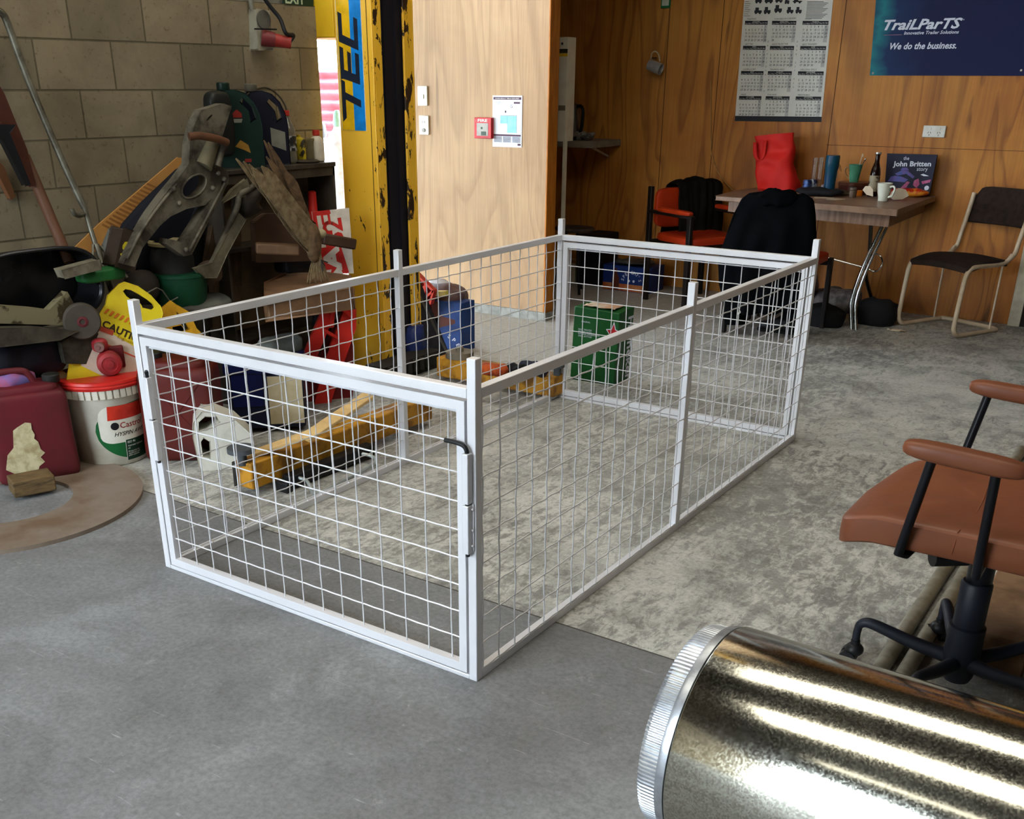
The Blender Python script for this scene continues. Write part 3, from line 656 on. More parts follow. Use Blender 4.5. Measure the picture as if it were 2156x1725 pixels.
t=can('fuel_can','large dark red plastic fuel can standing behind the left end of the cage door',(j2.x-.09,j2.y+.09,0),rj2,.29,.2,.44,M_('dark_red_plastic',(84,20,14),.5,c2=(60,20,16),scale=4),M_('black_cap',(30,30,28),.6),-.3)
b=B()
for a in (.6,-.6): b.beam((-.1*a/.6,-.1015,.08),(.1*a/.6,-.1015,.33),.008,.004,(0,1,0))
b.build('moulded_cross',M_('dark_red_plastic',(112,28,20),.5),t,local=1)
# ---------------------------------------------------------------- white oil bucket
bc=Vector((-1.015,.565,0)); bh=.335
bu=thing('oil_bucket','white oil bucket with red lid and green and red label, beside the maroon can','bucket',bc)
WP=M_('grubby_white_plastic',(200,196,182),.45,c2=(168,160,140),scale=5,lo=.45,hi=.75)
R0,R1=.135,.158
B().lathe([(R0-.006,0),(R0,.005),(R1-.004,bh-.06),(R1,bh-.055),(R1+.004,bh-.02),(R1,bh-.015),(R1-.006,bh-.014)],bc,64).build('bucket_body',WP,bu,smooth=50)
b=B(); rc=R1+.006
for k in range(40):
    a=2*PI*k/40; b.bx((bc.x+math.cos(a)*rc,bc.y+math.sin(a)*rc,bh-.035),(.006,.019,.034),rz=a)
b.build('rim_tabs',WP,bu,smooth=0)
RL=M_('red_plastic_lid',(196,40,34),.35,c2=(170,34,30),scale=6)
B().lathe([(R1-.01,bh-.02),(R1+.012,bh-.018),(R1+.016,bh-.008),(R1+.013,bh-.002),(R1+.015,bh+.003),(R1+.012,bh+.012),(R1+.004,bh+.014),(R1-.006,bh+.002),(R1-.012,bh-.006),(0.03,bh-.006),(0,bh-.006)],bc,80).build('lid',RL,bu,smooth=35)
ca=math.atan2(CAM.y-bc.y,CAM.x-bc.x)
def wrap(b,start=0,eps=.0008):
    def f(v): # v.x arc metres, v.z height, v.y lift
        r=R0+(R1-.004-R0)*(v.z/(bh-.06))+eps+v.y; a=ca+v.x/.145
        return (bc.x+r*math.cos(a),bc.y+r*math.sin(a),v.z)
    return b.map(f,start)
def strip(fn,x0,x1,n=20):
    b=B()
    for i in range(n):
        xa=x0+(x1-x0)*i/n; xb=x0+(x1-x0)*(i+1)/n; za=fn(xa); zb=fn(xb)
        for k in range(4):
            q=k/4; q2=(k+1)/4
            b.add([(xa,0,za[0]+(za[1]-za[0])*q),(xb,0,zb[0]+(zb[1]-zb[0])*q),(xb,0,zb[0]+(zb[1]-zb[0])*q2),(xa,0,za[0]+(za[1]-za[0])*q2)],[(0,1,2,3)])
    return b
lb=None
def gcres(x): # green crescent
    u=(x+.052)/.17; u=max(0,min(1,u)); mid=.15; h=.115*math.sqrt(max(0,1-(1-u)**2))
    return (max(.018,mid-h*1.1),mid+h*.9)
gb=wrap(strip(gcres,-.052,.19,40)).build('green_label_field',M_('label_green',(22,92,48),.4,c2=(20,84,44)),bu,smooth=0)
def wfield(x):
    u=(x+.036)/.05; u=max(0,min(1,u)); r=.05*math.sqrt(max(0,1-(1-u)**2)); return (.13-r*.55-.005,.20+r)
wrap(strip(wfield,-.036,.19,40),eps=.0014).build('white_label_field',M_('label_white',(206,204,192),.45,c2=(200,196,184)),bu,smooth=0)
wrap(strip(lambda x:(.193,.25) if x>-.0 else (.193,.193),-.012,.19,40),eps=.002).build('red_label_field',M_('label_red',(196,52,34),.4,c2=(150,26,22)),bu,smooth=0)
wrap(strip(lambda x:(.02,.105),.056,.19,24),eps=.002).build('dark_label_field',M_('label_dark_green',(12,52,34),.4),bu,smooth=0)
b=B(); b.text('Castrol',(.040,0,.157),(1,0,0),(0,0,1),size=.034,bold=.012); wrap(b,eps=.0026).build('brand_lettering',M_('label_letter_red',(150,30,34),.5),bu,smooth=0)
b=B(); b.text('HYSPIN AWS',(.014,0,.126),(1,0,0),(0,0,1),size=.023,shear=.35,bold=.012)
b.lathe([(.0,0),(.0155,0),(.0155,.0004),(0,.0004)],(.022,-.001,.168),24,ax=(0,1,0)); wrap(b,eps=.0028).build('product_lettering',M_('label_letter_dark',(24,26,30),.5),bu,smooth=0)
b=B(); b.text('ISO 46',(.062,0,.09),(1,0,0),(0,0,1),size=.013,bold=.01)
for i,z in enumerate((.076,.066,.052,.044,.036)): b.text(['Anti-wear hydraulic','','Protection for','machinery and','plant systems'][i] or 'oil',(.062,0,z),(1,0,0),(0,0,1),size=.0095,bold=.01)
b.box((.054,-.0001,.02),(.056,0,.105))
wrap(b,eps=.003).build('small_lettering',M_('label_letter_white',(220,222,214),.5),bu,smooth=0)
# spout fitting and pump motor on the lid
q=Z(166,772,bh-.002)
b=B().cyl(q,q+Vector((0,0,.028)),.013,n=16); b.build('spout_nozzle',M_('milky_nozzle',(176,190,178),.4),None,label='small pale plastic nozzle standing on the red bucket lid',cat='nozzle')
q=Z(172,778,bh-.004); q=Vector((q.x+.01,q.y+.03,q.z))
pm=Z(234,788,bh-.003); pmt=thing('pump_motor','dusty red cast pump resting on the red bucket lid','pump',(pm.x,pm.y,pm.z))
RM_=M_('dusty_red_casting',(150,40,44),.5,c2=(110,40,42),scale=12,bs=.2)
dr=Vector((math.cos(ca),math.sin(ca),0)); sd=Vector((-dr.y,dr.x,0)); c0=pm+Vector((0,0,.046))
B().lathe([(0,-.055),(.035,-.053),(.046,-.045),(.048,.02),(.044,.03),(.030,.036),(.028,.032),(.018,.033),(.016,.038),(0,.039)],c0,36,ax=dr).build('motor_body',RM_,pmt)
B().bx(c0+sd*.03-dr*.05+Vector((0,0,.015)),(.07,.06,.085),rz=ca).build('mounting_block',M_('dark_red_casting',(92,22,26),.6),pmt,bevel=.006)
c1=c0-sd*.025+Vector((0,0,.068))-dr*.02
b=rbox(c1,(.06,.055,.055),.7); b.build('top_housing',RM_,pmt)
B().cyl(c1,c1+dr*.045-sd*.004,.022,.018,20).cyl(c1+dr*.04-sd*.01,c1+dr*.05-sd*.01,.008).build('port_fitting',M_('worn_port',(130,96,90),.5,.3),pmt)
# cardboard behind
a=[LW(u,v,.30) for u,v in ((72,795),(112,750),(122,775),(160,800),(110,830))]
B().plate([a],(.004,0,0)).build('cardboard_flap',M_('brown_cardboard',(142,120,88),.85),None,label='folded brown cardboard flap standing between the maroon can and the bucket',cat='cardboard')
b=rbox(LW(28,800,.34),(.12,.16,.07),.8); b.map(lambda v:v+Vector((0,0,.02))*noise.noise(v*20)); b.build('rag',M_('violet_rag',(104,96,158),.85,c2=(150,70,90),scale=9),None,label='violet and red rag bunched behind the maroon can',cat='rag')
# ---------------------------------------------------------------- caution sign
P0=LW(230,690,.36); nn=Vector((.86,-.40,.22)).normalized()
def cs(u,v): return PL(u,v,P0,nn)
YS=M_('yellow_sign_plastic',(206,186,30),.45,c2=(186,156,34),scale=5)
sg=thing('caution_sign','yellow plastic CAUTION floor sign with carry handle, leaning behind the bucket','floor sign',(P0.x,P0.y,0))
out=[(146,764),(222,640),(226,622),(250,597),(262,594),(290,602),(318,622),(339,646),(343,660),(340,672),(345,678),(336,690),(300,800),(296,835),(140,800)]
hole=[(259,613),(264,609),(276,610),(290,618),(310,630),(322,640),(325,648),(318,652),(300,648),(296,640),(286,634),(278,632),(266,624)]
B().plate([[cs(*p) for p in out],[cs(*p) for p in hole[::-1]]],-nn*.012).build('sign_board',YS,sg,bevel=.002)
def cso(u,v,e=.001): return cs(u,v)+nn*e
B().plate([[cso(*p) for p in ((208,687),(300,740),(320,730),(300,800),(296,830),(170,770),(175,752))]],nn*.0005).build('paper_panel',M_('faded_label_white',(190,178,162),.6,c2=(178,156,138),scale=8),sg,smooth=0)
B().plate([[cso(*p,.002) for p in ((210,686),(240,697),(237,707),(207,696))]],nn*.0005).plate([[cso(*p,.002) for p in ((200,713),(300,757),(300,760),(199,717))]],nn*.0005).build('red_bars',M_('faded_red_ink',(178,70,44),.6),sg,smooth=0)
b=B()
for i in range(7):
    u=222+i*10.5; v=650+i*4.6
    b.plate([[cso(*p,.002) for p in ((u+4,v),(u+9,v+2),(u+1,v+11),(u-4,v+9))]],nn*.0005)
b.build('hazard_stripes',M_('orange_ink',(206,110,30),.5),sg,smooth=0)
r_=(cs(285,712)-cs(215,680)).normalized(); u_=nn.cross(r_)
if u_.z<0:u_=-u_
b=B(); b.text('CAUTION',cs(213,687)+nn*.002,r_,u_,size=.040,bold=.03,ext=0); 
b.build('caution_lettering',M_('ink_dark_brown',(52,36,14),.5),sg,smooth=0)
b=B(); b.text('Engineering',cs(246,711)+nn*.003,r_,u_,size=.019,ext=0); b.build('small_sign_lettering',M_('ink_ochre',(140,104,20),.5),sg,smooth=0)
b=B()
for i,(u,v) in enumerate(((184,705),(172,725),(160,746),(198,682))): b.plate([[cso(u,v,.001),cso(u+8,v-4,.001),cso(u+4,v+7,.001),cso(u-3,v+9,.001)]],nn*.0005)
b.build('edge_recesses',M_('dull_olive',(146,124,34),.6),sg,smooth=0)
o2=[(344,648),(365,632),(378,640),(404,655),(420,690),(440,712),(345,706),(340,680)]
n2=nn; 
B().plate([[cs(*p)-nn*.05 for p in o2],[cs(*p)-nn*.05 for p in ((378,656),(392,668),(404,690),(396,694),(380,672))][::-1]],-nn*.012).build('yellow_guard',M_('grubby_yellow_plastic',(196,146,24),.5,c2=(150,104,20),scale=8),None,bevel=.002,label='second yellow plastic handle piece, darker, just right of the CAUTION sign',cat='sign handle')
# ---------------------------------------------------------------- steel trolley hook pole and tripod
ST=M_('tarnished_steel_tube',(126,124,110),.45,.6,c2=(70,66,56),scale=10)
po=thing('steel_pole','long bent steel pole leaning on the block wall with a hook at its foot','pole',LW(205,560,.2))
pts=[LW(-6,22,.08),LW(6,30,.08),LW(18,55,.08),LW(60,170,.09),LW(110,290,.12),LW(150,380,.15),LW(178,438,.17)]
B().tube(bez(pts,5),.013,12).build('pole_tube',ST,po)
B().tube(bez([LW(178,436,.17),LW(190,480,.18),LW(203,522,.2)],5),.010,10).build('pole_shank',ST,po)
B().tube(bez([LW(151,440,.19),LW(156,450,.19),LW(166,454,.18),LW(180,450,.17)],5),.009,10).build('pole_hook',ST,po)
for q1,q2,r in (((196,515),(195,655),.0055),((203,515),(236,618),.011),((212,518),(268,585),.007)):
    B().cyl(LW(*q1,.2),LW(*q2,.28),r,n=10).build('pole_leg',ST,po)
B().cyl(LW(52,330,.06),LW(146,552,.22),.021,.021,16).build('broom_handle',M_('dark_brown_wood',(92,60,40),.6,c2=(70,44,30),scale=8,stretch=(1,1,.2)),None,label='thick brown wooden handle leaning across the lower left of the block wall',cat='handle')
RB=M_('red_brown_board',(74,36,22),.6,c2=(56,28,18),scale=8)
def slab(name,pts,off,th,mat,label,cat,bev=.002):
    n_=WN*th
    return B().plate([[LW(u,v,off) for u,v in pts]],n_).build(name,mat,None,bevel=bev,label=label,cat=cat)
slab('red_board',((-30,150),(0,196),(48,315),(66,386),(54,392),(20,300),(-30,220)),.10,.03,RB,'red brown board hanging against the block wall at the left edge, topmost','board')
slab('black_bracket',((-30,262),(24,263),(12,280),(56,388),(46,390),(0,300),(-30,270)),.14,.03,BLACKP,'black bracket fixed over the red brown board at the left edge','bracket')
slab('wood_strip',((-20,330),(0,352),(24,412),(16,419),(-20,350)),.003,.03,M_('pale_brown_wood',(104,66,38),.7),'short orange brown wooden strip at the left edge below the black bracket','wood strip')
# cardboard plank
CB=M_('tan_fibreboard',(184,134,72),.75,c2=(168,118,60),scale=5)
cb=thing('fibreboard_sheet','tan board with brown printed lines leaning diagonally against the block wall','board',LW(200,520,.1))
P=[(138,538),(206,472),(300,392),(372,331),(399,336),(372,362),(282,440),(262,462),(240,498),(214,520),(192,534),(162,546)]
B().plate([[LW(u,v,.09) for u,v in P]],WN*.008).build('board_sheet',CB,cb)
b=B()
for i in range(14):
    u=214+i*7.2; v=474-i*6.6; b.plate([[LW(*p,.0982) for p in ((u,v),(u+3.4,v-3),(u+28+i*.4,v+10),(u+25+i*.4,v+13))]],WN*.0006)
b.build('printed_lines',M_('brown_print',(146,98,48),.8),cb,smooth=0)
# ---------------------------------------------------------------- dark heap at far left
def lump(name,u,v,off,sz,mat,label,cat,e=.6,j=.02,fr=14,rz=0):
    c=LW(u,v,off); b=rbox((0,0,0),sz,e,28,18); R_=Euler((0,0,rz)).to_matrix()
    b.map(lambda q:R_@(q+Vector((noise.noise(q*fr),noise.noise(q*fr+Vector((5,0,0))),noise.noise(q*fr+Vector((0,9,0)))))*j)+c)
    return b.build(name,mat,None,label=label,cat=cat,smooth=60)
# tub: big black plastic tray on its side with a glossy inside
tb=thing('black_tub','large glossy black plastic tub lying on its side at the left edge','tub',LW(55,640,.3))
c=LW(52,598,.20); yx=WD; 
def tubf(u,v):
    a=2*PI*u; 
    y=.25*math.copysign(abs(math.cos(a))**.6,math.cos(a)); z=.135*math.copysign(abs(math.sin(a))**.7,math.sin(a))
    d=v*.16
    return c+yx*y*(1-.12*v)+Vector((0,0,z*(1-.12*v)))-WN*(d)*.9+WN*.12
B().grid(tubf,48,8).build('tub_wall',M_('glossy_black_plastic',(16,18,24),.25,c2=(30,30,32),scale=5),tb,solid=.006)
B().plate([[tubf(i/48,1) for i in range(48)]],-WN*.006).build('tub_base',M_('glossy_black_plastic',(16,18,24),.25),tb)
B().tube([tubf(i/48,0) for i in range(48)],.008,8,closed=True).build('tub_rim',M_('glossy_black_plastic',(16,18,24),.25),tb)
slab('concrete_lintel',((114,566),(194,545),(198,564),(122,584)),.34,.05,M_('pale_concrete_bar',(112,106,90),.9,c2=(86,80,66),scale=25),'pale concrete bar lying under the foot of the steel pole','concrete bar')
CRM=M_('flaking_cream_paint',(118,110,84),.7,c2=(56,46,28),scale=7,lo=.56,hi=.6)
slab('cream_rail',((-20,640),(60,646),(92,650),(130,612),(146,640),(148,676),(130,682),(-20,678)),.30,.04,CRM,'cream painted rail with flaking rust patches at the left edge','rail')
slab('grey_slab',((-20,688),(60,686),(150,694),(112,712),(-20,728)),.33,.05,M_('dirty_grey_board',(74,68,56),.85,c2=(50,46,38),scale=12),'dirty grey board below the cream rail at the left edge','board')
slab('stone_block',((108,716),(130,704),(184,694),(192,712),(186,760),(118,760)),.28,.07,M_('dirty_green_grey_stone',(62,60,48),.9,c2=(38,36,30),scale=16),'dirty grey block between the red castor wheel and the CAUTION sign','block')
lump('black_bag',48,752,.26,(.16,.36,.16),M_('dark_navy_plastic',(14,16,26),.5,c2=(24,26,34)),'dark navy plastic bag slumped behind the maroon can at the left edge','bag')
B().box((0,0,0),(.1,.1,.1))
cw=thing('castor_wheel','old castor wheel with a red centre and grey tyre, left of the CAUTION sign','wheel',LW(175,672,.36)); cx=LW(172,676,.36); axn=(WN*.9+WD*-.35).normalized()
B().lathe([(.05,-.02),(.066,-.018),(.07,-.01),(.07,.012),(.064,.02),(.05,.02)],cx,32,ax=axn).build('tyre',M_('grey_rubber_tyre',(70,64,56),.8),cw)
B().lathe([(0,-.015),(.05,-.015),(.05,.012),(.042,.018),(.036,.012),(.024,.012),(.02,.022),(.012,.024),(.008,.018),(0,.018)],cx,32,ax=axn).build('wheel_centre',M_('dusty_dark_red',(96,38,42),.6),cw)
for i,(a,bq,r) in enumerate((((128,585),(172,690),.018),((150,580),(198,700),.026))): 
    B().cyl(LW(*a,.12),LW(*bq,.2),r,n=12).build('wooden_pole',M_('dark_brown_wood',(92,60,40),.6),None,label=('thin','thick')[i]+' dark brown pole standing behind the castor wheel',cat='pole')
# green container and black drum
g=LW(382,600,.26); GRN=M_('dark_green_plastic',(18,70,44),.5,c2=(14,54,36),scale=6)
gb_=thing('green_bucket','dark green plastic bucket holding a black drum, left of the brown office armchair','bucket',(g.x,g.y,g.z-.14))
B().lathe([(.085,0),(.09,.005),(.115,.16),(.12,.162),(.121,.175),(.112,.178)],(g.x,g.y,g.z-.12),40).build('bucket_wall',GRN,gb_)
bk=LW(362,545,.24); dm=thing('oil_drum','small black drum with a cream rim standing in the green bucket','drum',(bk.x,bk.y,bk.z-.1))
B().lathe([(.07,-.09),(.088,-.08),(.09,.0),(.082,.04),(.078,.062)],bk,36).build('drum_body',M_('dusty_black_plastic',(34,34,34),.6,c2=(52,50,46),scale=6),dm)
B().lathe([(.070,.055),(.088,.058),(.09,.07),(.084,.076),(.07,.072),(.066,.05)],bk,36).build('cream_rim',M_('cream_plastic',(170,156,112),.6),dm)
lump('green_tray',212,578,.32,(.07,.2,.05),M_('bright_green_plastic',(30,96,46),.5),'bright green plastic dish half hidden behind the steel pole legs','dish',.4,.004)
# can with yellow marks
P=[LW(u,v,.36) for u,v in ((262,482),(302,492),(282,572),(244,560))]
bt_=thing('battery_box','dark brown box marked with yellow numerals, tilted beside the black drum','box',P[3])
B().plate([P],-WN*.09).build('box_body',M_('dark_brown_steel',(52,40,30),.6,c2=(36,28,22)),bt_,bevel=.005)
b=B(); b.text('63',LW(279,562,.3612),LW(292,518,.36)-LW(280,562,.36),LW(262,540,.36)-LW(282,545,.36),size=.09,bold=.03); b.build('yellow_numerals',M_('numeral_yellow',(190,176,36),.5),bt_,smooth=0)
B().lathe([(.032,0),(.034,.09),(.03,.09),(.028,.01)],LW(228,530,.2),24,ax=(.5,.2,.8)).build('pipe_offcut',M_('grey_pipe',(104,102,94),.6,.3),None,label='short grey pipe offcut between the tan board and the dark brown box',cat='pipe')
# dark wheel, tarpaulin and sheets behind the sign
lump('tyre',298,605,.26,(.1,.16,.14),M_('dusty_rubber',(58,52,46),.8),'small dusty tyre leaning behind the handle of the CAUTION sign','tyre',.9,.0)
lump('plastic_sheet',420,640,.30,(.18,.26,.07),M_('crumpled_grey_film',(92,92,84),.55,c2=(60,60,56),scale=8),'crumpled grey plastic film heaped behind the second yellow handle','plastic film',.8,.04,9)
b=B(); 
ws=[LW(u,v,.33) for u,v in ((300,622),(330,606),(342,612),(358,635),(375,626))]
b.tube(ws,.003,6); b.build('wire_loop',M_('grey_wire',(120,120,112),.5,.5),None,label='bent grey wire loop above the yellow handles',cat='wire')
slab('green_sheet',((296,640),(350,578),(360,600),(362,632),(330,625)),.20,.02,GRN,'dark green plastic sheet leaning behind the wire loop','plastic sheet')
# ---------------------------------------------------------------- cast suspension member
cm=thing('suspension_arm','large grimy cast metal subframe with an oval hole, leaning in the pile','car part',LW(400,400,.35))
offc=.40
def cp(u,v,o=offc): return LW(u,v,o)
main=[(424,232),(470,218),(488,224),(476,262),(464,300),(450,345),(470,352),(482,365),(480,385),(442,462),(404,536),(388,540),(350,514),(352,503),(372,507),(386,512),(420,460),(446,418),(432,432),(393,440),(359,456),(337,475),(300,522),(284,562),(260,556),(272,528),(292,490),(318,448),(345,412),(375,376),(398,345),(400,300),(410,262)]
hole=[(409+31*math.cos(a)*.72+19*math.sin(a)*.69,392-31*math.cos(a)*.69+19*math.sin(a)*.72) for a in [2*PI*k/24 for k in range(24)]]
h2=[(441+6*math.cos(a)-3*math.sin(a),248+ -4*math.cos(a)+6*math.sin(a)) for a in [2*PI*k/10 for k in range(10)]]
B().plate([[cp(*p) for p in main],[cp(*p) for p in hole[::-1]],[cp(*p) for p in h2[::-1]]],-WN*.05).build('cast_body',GR,cm,bevel=.006)
B().tube([cp(p[0],p[1],offc+.003) for p in hole],.004,8,closed=True).build('hole_rim',GR,cm)
B().tube(bez([cp(398,288,.44),cp(420,286,.45),cp(455,292,.45),cp(478,300,.44)],4),.015,12).build('pivot_bolt',M_('rusty_bolt',(92,60,40),.7,.3),cm)
B().tube(bez([cp(476,300,.42),cp(466,320,.42),cp(458,350,.42)],4),.014,10).build('link_rod',GR,cm)
B().cyl(cp(448,300,.40),cp(428,350,.40),.028,.036,18).build('barrel_boss',M_('worn_alloy',(104,97,76),.6,.4),cm)
B().tube(bez([cp(268,545,.405),cp(296,490,.405),cp(330,440,.405),cp(372,388,.405)],4),.006,12).build('left_web',GR,cm); B().tube(bez([cp(398,530,.405),cp(436,458,.405),cp(474,385,.405)],4),.006,12).build('right_web',GR,cm)
b=B()
for u,v in ((378,428),(448,396),(460,366),(366,398),(392,526),(472,378)): b.sph(cp(u,v,offc+.008),.011,10,6)
b.build('bolt_bosses',GR,cm)
# second dark linkage on the right
l2=thing('control_arm','dark steel control arm hanging down right of the cast subframe','car part',LW(480,480,.3))
B().tube(bez([cp(545,372,.36),cp(530,395,.37),cp(505,410,.38),cp(498,440,.38),cp(470,500,.36),cp(445,560,.34)],5),[.02]*6+[.016]*20,12).build('arm_rod',GR,l2) if 0 else B().tube(bez([cp(545,372,.36),cp(530,395,.37),cp(505,410,.38),cp(498,440,.38),cp(470,500,.36),cp(445,560,.34)],5),.013,12).build('arm_rod',GR,l2)
B().plate([[cp(*p,.38) for p in ((473,425),(490,400),(520,378),(528,398),(512,415),(496,412))]],-WN*.02).plate([[cp(*p,.38) for p in ((503,450),(518,462),(480,532),(456,584),(432,586),(412,566),(446,554),(468,512))]],-WN*.02).build('arm_plate',M_('worn_alloy_plate',(116,110,90),.6,.4,c2=(80,72,58),scale=12),l2,bevel=.003)
b=rbox(cp(520,425,.34),(.1,.13,.12),.8); b.map(lambda v:v+Vector((1,1,1))*.012*noise.noise(v*30)); b.build('hub_lump',M_('black_grease',(34,30,26),.6,c2=(60,50,40),scale=14),l2)
b=rbox(cp(440,575,.3),(.07,.12,.1),.8); b.map(lambda v:v+Vector((1,1,1))*.015*noise.noise(v*25)); b.build('bushing_lump',M_('rusty_brown',(92,72,58),.8,c2=(66,52,42)),l2)
# dark cabinet side and timbers behind
slab('wooden_door',((425,560),(440,470),(498,470),(500,690),(440,690)),.16,.03,M_('old_brown_door',(78,60,42),.8,c2=(58,44,30),scale=10,stretch=(6,6,1)),'old brown wooden board standing behind the control arm','board')
slab('black_sheet',((310,430),(390,352),(430,380),(440,470),(430,640),(300,640)),.10,.02,M_('near_black_sheet',(22,22,26),.7),'near black sheet standing behind the cast subframe','panel')
slab('dark_fabric',((228,545),(262,475),(300,432),(372,364),(400,347),(425,385),(335,560),(242,572)),.13,.05,M_('dark_blue_fabric',(16,18,28),.8),'dark blue padded sheet behind the tan board and the cast subframe','padded sheet',.02)
# ---------------------------------------------------------------- steel cupboard with oil bottles
cab=thing('steel_cupboard','dark open-fronted steel cupboard with oily top, against the end of the block wall','cupboard',(-1.2,1.75,0))
zt=1.047; xw=-1.27; xf=-1.09
DK=M_('oily_dark_brown_steel',(66,58,48),.6,c2=(44,38,32),scale=8)
ya,yb=1.34,2.06
B().box((xw,ya,zt-.02),(xf+.01,yb,zt)).build('top',M_('oily_black_top',(40,36,32),.45,c2=(64,58,50),scale=10),cab,bevel=.003)
B().box((xw,yb-.012,0),(xf,yb,zt-.02)).build('side_panel',DK,cab); B().box((xw,ya,0),(xf,ya+.012,zt-.02)).build('side_panel',DK,cab)
B().box((xw,ya,0),(xw+.01,yb,zt-.02)).build('back_panel',M_('brown_painted_back',(112,96,72),.7,c2=(70,60,48),scale=4),cab)
B().box((xw,ya,.70),(xf-.01,yb,.715)).build('shelf',DK,cab); B().box((xw,ya,.30),(xf-.01,yb,.315)).build('shelf',DK,cab)
B().box((xf-.012,ya,zt-.06),(xf,yb,zt-.02)).build('front_lip',DK,cab)
def bottle(name,label,u,vb,prof,parts,cat='bottle',y=None,zc=None,sx=1,sy=1):
    q=LW(u,vb,.13); q.z=zt; t=thing(name,label,cat,q)
    for pn,pr,m in [('bottle_body',prof,parts[0])]+parts[1:]:
        B().lathe(pr,q,28,sx=sx,sy=sy).build(pn,m,t)
    return t,q
# flat oil jugs
def jug(name,label,u,vb,w,d,h,mat,capm,lean,lab):
    q=LW(u,vb,.13+(.03 if u<530 else -.03)); q.z=zt; rz=math.atan2(CAM.y-q.y,CAM.x-q.x)+PI/2
    t=thing(name,label,'oil bottle',q+Vector((0,0,0)),rz)
    b=B(); o=[(-.5,0),(.5,0),(.5,.52),(.46,.66),(.36,.80),(.2,.9),(-.02,.93),(-.34,.93),(-.44,.86),(-.5,.74)]
    hl=[(.36,.60),(.30,.74),(.12,.84),(.08,.80),(.22,.68),(.26,.56)]
    b.plate([[(x*w,-d/2,z*h) for x,z in o],[(x*w,-d/2,z*h) for x,z in hl[::-1]]],(0,d,0)).build('jug_body',mat,t,local=1,bevel=.014,segs=3)
    B().lathe([(.026,0),(.028,.004),(.028,.03),(.024,.034),(0,.034)],(-.26*w,0,h*.925),20).build('jug_cap',capm,t,local=1)
    if lab:
        for pn,pts,m in lab: B().plate([[(x*w,-d/2-.001,z*h) for x,z in pts]],(0,.0006,0)).build(pn,m,t,local=1,smooth=0)
    return t
OG=M_('dark_green_oil_jug',(15,36,29),.4,c2=(12,28,23),scale=5)
t=jug('oil_jug','dark green oil jug with a red and white badge on the steel cupboard',512,358,.20,.09,.335,OG,OG,0,[
 ('red_badge',((-.12,.61),(.08,.61),(.08,.66),(-.02,.71),(-.12,.66)),M_('badge_red',(130,36,28),.5)),
 ('white_badge',((-.10,.55),(.06,.55),(.09,.595),(-.13,.595)),M_('badge_white',(128,128,118),.5)),
 ('gold_picture',((-.12,.26),(.0,.34),(.16,.28),(.2,.18),(.06,.22)),M_('badge_gold',(150,110,40),.5)),
 ('red_strip',((.06,.07),(.20,.07),(.20,.11),(.06,.11)),M_('badge_red',(176,48,34),.5))])
jug('oil_jug','black oil jug with grey handle top behind the dark green jug',566,345,.2,.09,.33,M_('black_oil_jug',(20,22,36),.4,c2=(84,78,66),scale=2.2,lo=.55,hi=.7),M_('grey_cap',(90,86,74),.5),0,[('white_label',((.1,.25),(.42,.18),(.42,.42),(.1,.48)),M_('badge_white',(128,128,118),.5))])
lump('oil_jug_bag',462,262,.2,(.07,.12,.26),M_('black_drum_side',(18,22,20),.5),'black container behind the dark green oil jug and the subframe top','container',.4,.006)
GL=M_('clear_plastic_bottle',(200,196,180),.1,trans=.85,c2=(180,176,160))
t,q=bottle('drink_bottle','clear soft drink bottle with silver label and red cap on the cupboard',610,342,[(.03,0),(.038,.006),(.038,.05),(.034,.06),(.038,.07),(.038,.13),(.034,.155),(.014,.195),(.012,.21)],[GL,('bottle_label',[(.0385,.055),(.0387,.056),(.0387,.118),(.0385,.119)],M_('silver_label',(150,150,150),.4,c2=(36,34,34),scale=12,lo=.5,hi=.52)),('bottle_cap',[(.014,.205),(.016,.207),(.016,.228),(.0,.229)],M_('red_cap',(176,48,36),.5))])
t,q=bottle('oil_tin','small yellow and black oil tin behind the drink bottle',632,334,[(.028,0),(.03,.002),(.03,.10),(.026,.106),(.01,.112),(.01,.122),(0,.122)],[M_('yellow_tin',(160,140,26),.45,c2=(40,34,20),scale=14,lo=.5,hi=.54)],'tin',sx=1.2,sy=.6)
t,q=bottle('sauce_jar','small glass jar beside the yellow tin',650,322,[(.024,0),(.026,.004),(.026,.09),(.03,.095),(.03,.105),(0,.106)],[M_('dusty_glass',(150,140,110),.2,trans=.5)],'jar')
t,q=bottle('coolant_bottle','white plastic bottle with a red cap at the cupboard end',669,337,[(.03,0),(.034,.004),(.034,.08),(.026,.105),(.013,.115),(.013,.12)],[M_('white_bottle_plastic',(196,188,170),.45),('bottle_cap',[(.015,.115),(.017,.117),(.017,.14),(0,.141)],M_('red_cap',(176,48,36),.5))])
q=LW(648,345,.17); q.z=zt; B().lathe([(0,0),(.06,0),(.065,.008),(.05,.014),(0,.016)],q,28,sx=.8).build('oily_lid',M_('oily_black_top',(40,36,32),.45),None,label='flat black lid lying in front of the coolant bottle',cat='lid')
# red jack stands inside the cupboard
for u,lab in ((628,'left red bottle jack standing inside the steel cupboard'),(659,'right red bottle jack standing inside the steel cupboard')):
    q=X(u,440,-1.16); q.z=.715; t=thing('bottle_jack',lab,'jack',q,group=None); hh_=up(u,402,q)-.715
    B().lathe([(.03,0),(.032,.004),(.03,hh_*.5),(.022,hh_*.55),(.02,hh_*.97),(.012,hh_)],q,20).build('jack_body',M_('bright_red_enamel',(186,36,30),.4),t)
# hose
B().tube(bez([X(514,207,-1.2),X(530,192,-1.24),X(560,185,-1.26),X(585,200,-1.25),X(600,222,-1.22),X(605,242,-1.2)],6),.004,8).build('thin_hose',M_('dark_hose',(52,46,36),.6),None,label='thin dark hose arching over the oil jugs',cat='hose')
